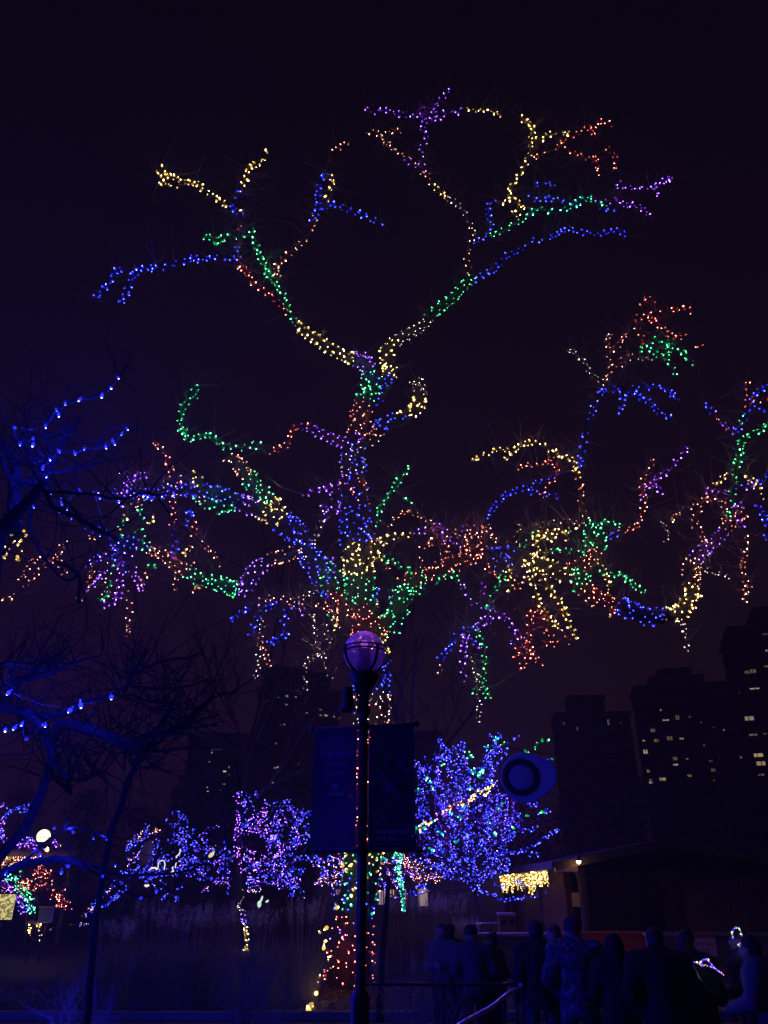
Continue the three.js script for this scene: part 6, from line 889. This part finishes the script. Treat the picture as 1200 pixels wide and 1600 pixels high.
  for (const i of [0, 1]) part('shoe', surface((p) => Math.max(smin(capsule(p, G[i][2].clone().setY(0.05), G[i][3], T(0.05), T(0.042)), capsule(p, G[i][2], G[i][2].clone().setY(0.12), T(0.05), T(0.05)), 0.03), -p.y + 0.002), V(G[i][2].x - 0.12, -0.01, G[i][3].z - 0.09), V(G[i][2].x + 0.12, 0.16, G[i][2].z + 0.1), 0.014), cloth(0.03, 0.03, 0.032), o);
  if (hair) { const [kind, mat] = hair, len = kind === 'long' ? 0.24 : kind === 'bob' ? 0.13 : 0.03; part('hair', surface((p) => { let d = Math.min(capsule(p, hp(0, 0.045, 0.022), hp(0, 0.0, 0.035), 0.097 * s, 0.088 * s), 9); if (len > 0.05) d = smin(d, capsule(p, hp(0, 0, 0.05), hp(0, -len, 0.065), 0.082 * s, 0.055 * s), 0.04); if (kind === 'bun') d = smin(d, capsule(p, hp(0, 0.1, 0.06), hp(0, 0.125, 0.07), 0.042 * s, 0.04 * s), 0.02); d += 0.003 * Math.sin(p.x * 190) * Math.sin(p.y * 60); const f = V().subVectors(p, L.head).applyQuaternion(hq.clone().invert()); return Math.max(d, -0.045 * s - f.z + (f.y > 0.05 * s ? -0.03 : 0)); }, L.head.clone().addScalar(-0.34 * s), L.head.clone().addScalar(0.24 * s), 0.012), mat, o); }
  if (hat) { part('hat', surface((p) => { const f = V().subVectors(p, L.head).applyQuaternion(hq.clone().invert()); let d = capsule(p, hp(0, 0.065, 0.012), hp(0, 0.02, 0.012), 0.102 * s, 0.106 * s) + 0.002 * Math.sin(Math.atan2(f.x, f.z) * 34); if (hat[1] === 'pompom') d = smin(d, capsule(p, hp(0, 0.185, 0.02), hp(0, 0.19, 0.02), 0.034 * s, 0.034 * s), 0.01); return Math.max(d, 0.012 * s - f.y); }, L.head.clone().addScalar(-0.14 * s), L.head.clone().addScalar(0.26 * s), 0.010), hat[0], o); }
  if (hood) part('hood', surface((p) => { const f = V().subVectors(p, L.head).applyQuaternion(hq.clone().invert()); let d = capsule(p, hp(0, 0.045, 0.02), hp(0, -0.06, 0.03), 0.122 * s, 0.12 * s); d = smin(d, capsule(p, hp(0, 0.1, 0.05), hp(0, 0.13, 0.07), 0.07 * s, 0.045 * s), 0.05); d = smin(d, capsule(p, L.neck, L.chest.clone().setY(1.38 * s), T(0.10), T(0.15)), 0.08); return Math.max(d, -(f.z + 0.07 * s), 1.36 * s - p.y, -(Math.hypot(f.x, f.y, f.z + 0.02) - 0.098 * s)); }, V(-0.28 * s, 1.3 * s, L.head.z - 0.26), V(0.28 * s, 1.86 * s, L.head.z + 0.3), 0.013), hood, o);
  if (bag) part('backpack', surface((p) => { const d = Math.max(Math.abs(p.x) - 0.13 * s, Math.abs(p.y - 1.22 * s) - 0.19 * s, Math.abs(p.z - (L.chest.z + 0.24 * s)) - 0.07 * s); return Math.max(d, Math.hypot(p.x * 0.9, (p.y - 1.22 * s) * 0.72, (p.z - 0.22 * s)) - 0.19 * s); }, V(-0.2 * s, 0.98 * s, 0.1 * s), V(0.2 * s, 1.46 * s, 0.4 * s), 0.012), bag, o);
  return { o, L, A, s };
}
const C0 = { black: cloth(0.016, 0.016, 0.02), navy: cloth(0.03, 0.03, 0.06), grey: cloth(0.07, 0.07, 0.085), pale: cloth(0.15, 0.13, 0.16), denim: cloth(0.05, 0.07, 0.12), cream: cloth(0.15, 0.125, 0.10), dark: cloth(0.012, 0.012, 0.014) };
const C = C0;
const hairDark = std(0.035, 0.025, 0.02, 0.6), hairBrown = std(0.10, 0.06, 0.04, 0.6);
// height of a head's top fixes each person's height where they stand
const tall = (y, D) => at(0, y, D).y;
const P1 = person({ label: 'woman in a pale patterned top with folded arms by the plume grass', x: 689, y: 1446, D: 12.9, h: tall(1441, 12.9), turn: Math.PI * 0.78, arms: ['fold', 'fold'], jacket: C.cream, jacketName: 'sweater', coat: 0.90, puff: 0.018, trousers: C.black, hair: ['long', hairBrown] });
const P2 = person({ label: 'person in a dark coat close beside the woman with folded arms', x: 702, y: 1446, D: 13.3, h: tall(1443, 13.3), turn: -0.6, arms: ['pocket', 'pocket'], jacket: C.black, coat: 0.75, trousers: C.black, hair: ['short', hairDark] });
const P3 = person({ label: 'man in a dim navy jacket seen from behind beside the blue tree post', x: 736, y: 1446, D: 12.4, h: tall(1447, 12.4), turn: 0.15, wide: 1.12, arms: ['pocket', 'pocket'], jacket: C.grey, coat: 0.82, trousers: C.black, hat: [C.black], lean: 0.03, collar: cloth(0.45, 0.36, 0.42) });
const P4 = person({ label: 'woman in a long black coat with pinned-up hair, face turned left', x: 767, y: 1462, D: 12.6, h: tall(1458, 12.6), turn: 0.9, headTurn: 0.5, arms: ['pocket', 'pocket'], jacket: C.black, jacketName: 'coat', coat: 0.62, trousers: C.black, hair: ['bun', hairDark] });
const P5 = person({ label: 'broad man in a black jacket seen from behind near the guard rail end', x: 836, y: 1444, D: 10.9, h: tall(1438, 10.9), turn: 0.05, wide: 1.12, arms: ['down', 'pocket'], jacket: C.black, coat: 0.78, trousers: C.denim, hair: ['short', hairDark], legs: 'apart', bag: C.dark });
const P6 = person({ label: 'person with face in profile behind the camouflage jacket', x: 864, y: 1450, D: 12.2, h: tall(1444, 12.2), turn: 0.8, headTurn: 0.6, arms: ['pocket', 'hold'], jacket: C.grey, coat: 0.8, trousers: C.black, hair: ['short', hairBrown] });
const P7 = person({ label: 'person in a blue-grey camouflage jacket and dark hat seen from behind', x: 893, y: 1440, D: 10.4, h: tall(1436, 10.4), turn: -0.12, wide: 1.2, arms: ['pocket', 'pocket'], camo: true, jacket: C.grey, coat: 0.74, puff: 0.05, trousers: C.denim, hat: [C.navy], legs: 'apart' });
const P8 = person({ label: 'person with a pointed black hood up, seen from behind', x: 957, y: 1465, D: 9.8, h: tall(1464, 9.8), turn: 0.05, wide: 1.15, arms: ['hold', 'hold'], jacket: C.black, coat: 0.66, puff: 0.045, trousers: C.dark, hood: C.black });
const P9 = person({ label: 'large person in a black padded coat with a pale collar line', x: 1021, y: 1450, D: 9.3, h: tall(1450, 9.3), turn: -0.05, wide: 1.3, arms: ['pocket', 'pocket'], jacket: C.dark, coat: 0.58, puff: 0.055, quilt: true, trousers: C.dark, hair: ['short', hairDark], collar: cloth(0.35, 0.33, 0.36), jacketName: 'coat' });
const P10 = person({ label: 'woman with long black hair and a yellow scarf holding a glowing string', x: 1071, y: 1456, D: 9.6, h: tall(1453, 9.6), turn: -0.75, headTurn: -0.3, arms: ['hold', 'hold'], jacket: C.dark, coat: 0.55, puff: 0.05, flare: 0.06, trousers: C.dark, hair: ['long', hairDark], collar: cloth(0.50, 0.30, 0.06), jacketName: 'coat' });
const P11 = person({ label: 'person in a black top and pale trousers wearing a glowing head string', x: 1153, y: 1462, D: 10.2, h: tall(1450, 10.2), turn: 1.25, headTurn: 0.1, arms: ['hold', 'down'], jacket: C.black, coat: 0.9, puff: 0.03, trousers: C.pale, hair: ['bob', hairDark], legs: 'stride' });
const P12 = person({ label: 'person in a pale jacket bending forward at the right edge', x: 1196, y: 1476, D: 9.0, h: tall(1472, 9.0) + 0.06, turn: 0.95, arms: ['hold', 'hold'], jacket: C.pale, coat: 0.72, puff: 0.045, trousers: C.pale, hair: ['long', hairDark], lean: 0.14, wide: 1.1 });
// glowing strings worn and held
{
  const ring = (label, pts, D, keys, extra = []) => {
    const c = new THREE.CatmullRomCurve3(pts.map(([x, y, d]) => at(930 + x / 4.444, 1420 + y / 4.444, D + d)), false, 'centripetal'), n = pts.length * 3, R = rng(n + Math.round(D * 10)), sets = {};
    for (let i = 0; i < n; i++) { const k = keys[Math.floor(R() * keys.length)]; (sets[k] ??= []).push({ p: c.getPoint(i / (n - 1)), size: 0.34, start: true }); }
    const o = thing('glow_necklace', label, 'glow necklace', c.getPoint(0)), base = o.position.clone();
    part('cord', tube(c.getPoints(40).map((p) => p.sub(base)), 0.004, 5), std(0.5, 0.5, 0.55, 0.5), o);
    for (const [k, list] of Object.entries(sets)) part('light_bulbs', bulbGeometry(list.map((b) => ({ p: b.p.clone().sub(base), r: GLOW[k][4] * b.size, d: V(R() - 0.5, R() - 0.5, R()).normalize(), c: GLOW[k].slice(0, 3).map((v) => v * 0.55), k: GLOW[k][5].map((v) => v * 1.3) }))), M.bulb, o, 'stuff');
    lamp(V(0, -0.1, 0.12), lin(0.6, 0.7, 1), 0.012, o);
    void extra;
  };
  ring('glowing string of white, green and violet bulbs worn on the head', [[955, 200, 0], [952, 160, -0.05], [980, 128, 0], [1005, 148, 0.03], [1018, 190, 0.03], [1016, 235, 0], [990, 250, 0], [1012, 265, 0], [1020, 290, 0], [1032, 322, 0]], 10.0, ['Y', 'P', 'B', 'W', 'G', 'W']);
  ring('glowing string of white and blue bulbs held out in the hand', [[690, 370, 0], [715, 375, -0.05], [735, 392, 0], [770, 398, 0.03], [806, 402, 0], [828, 412, 0], [800, 378, 0], [776, 350, 0], [745, 360, 0], [728, 375, 0], [770, 392, 0], [830, 414, 0], [860, 434, 0], [890, 458, 0]], 9.35, ['W', 'W', 'B', 'Y', 'W', 'P']);
}
// ---------------------------------------------------------------- shadows on, draw
scene.traverse((o) => { if (o.isMesh) { o.castShadow = o.receiveShadow = true; } });
console.log('bulbs', nBulbs, 'lamps', nLamps);
renderer.render(scene, camera);
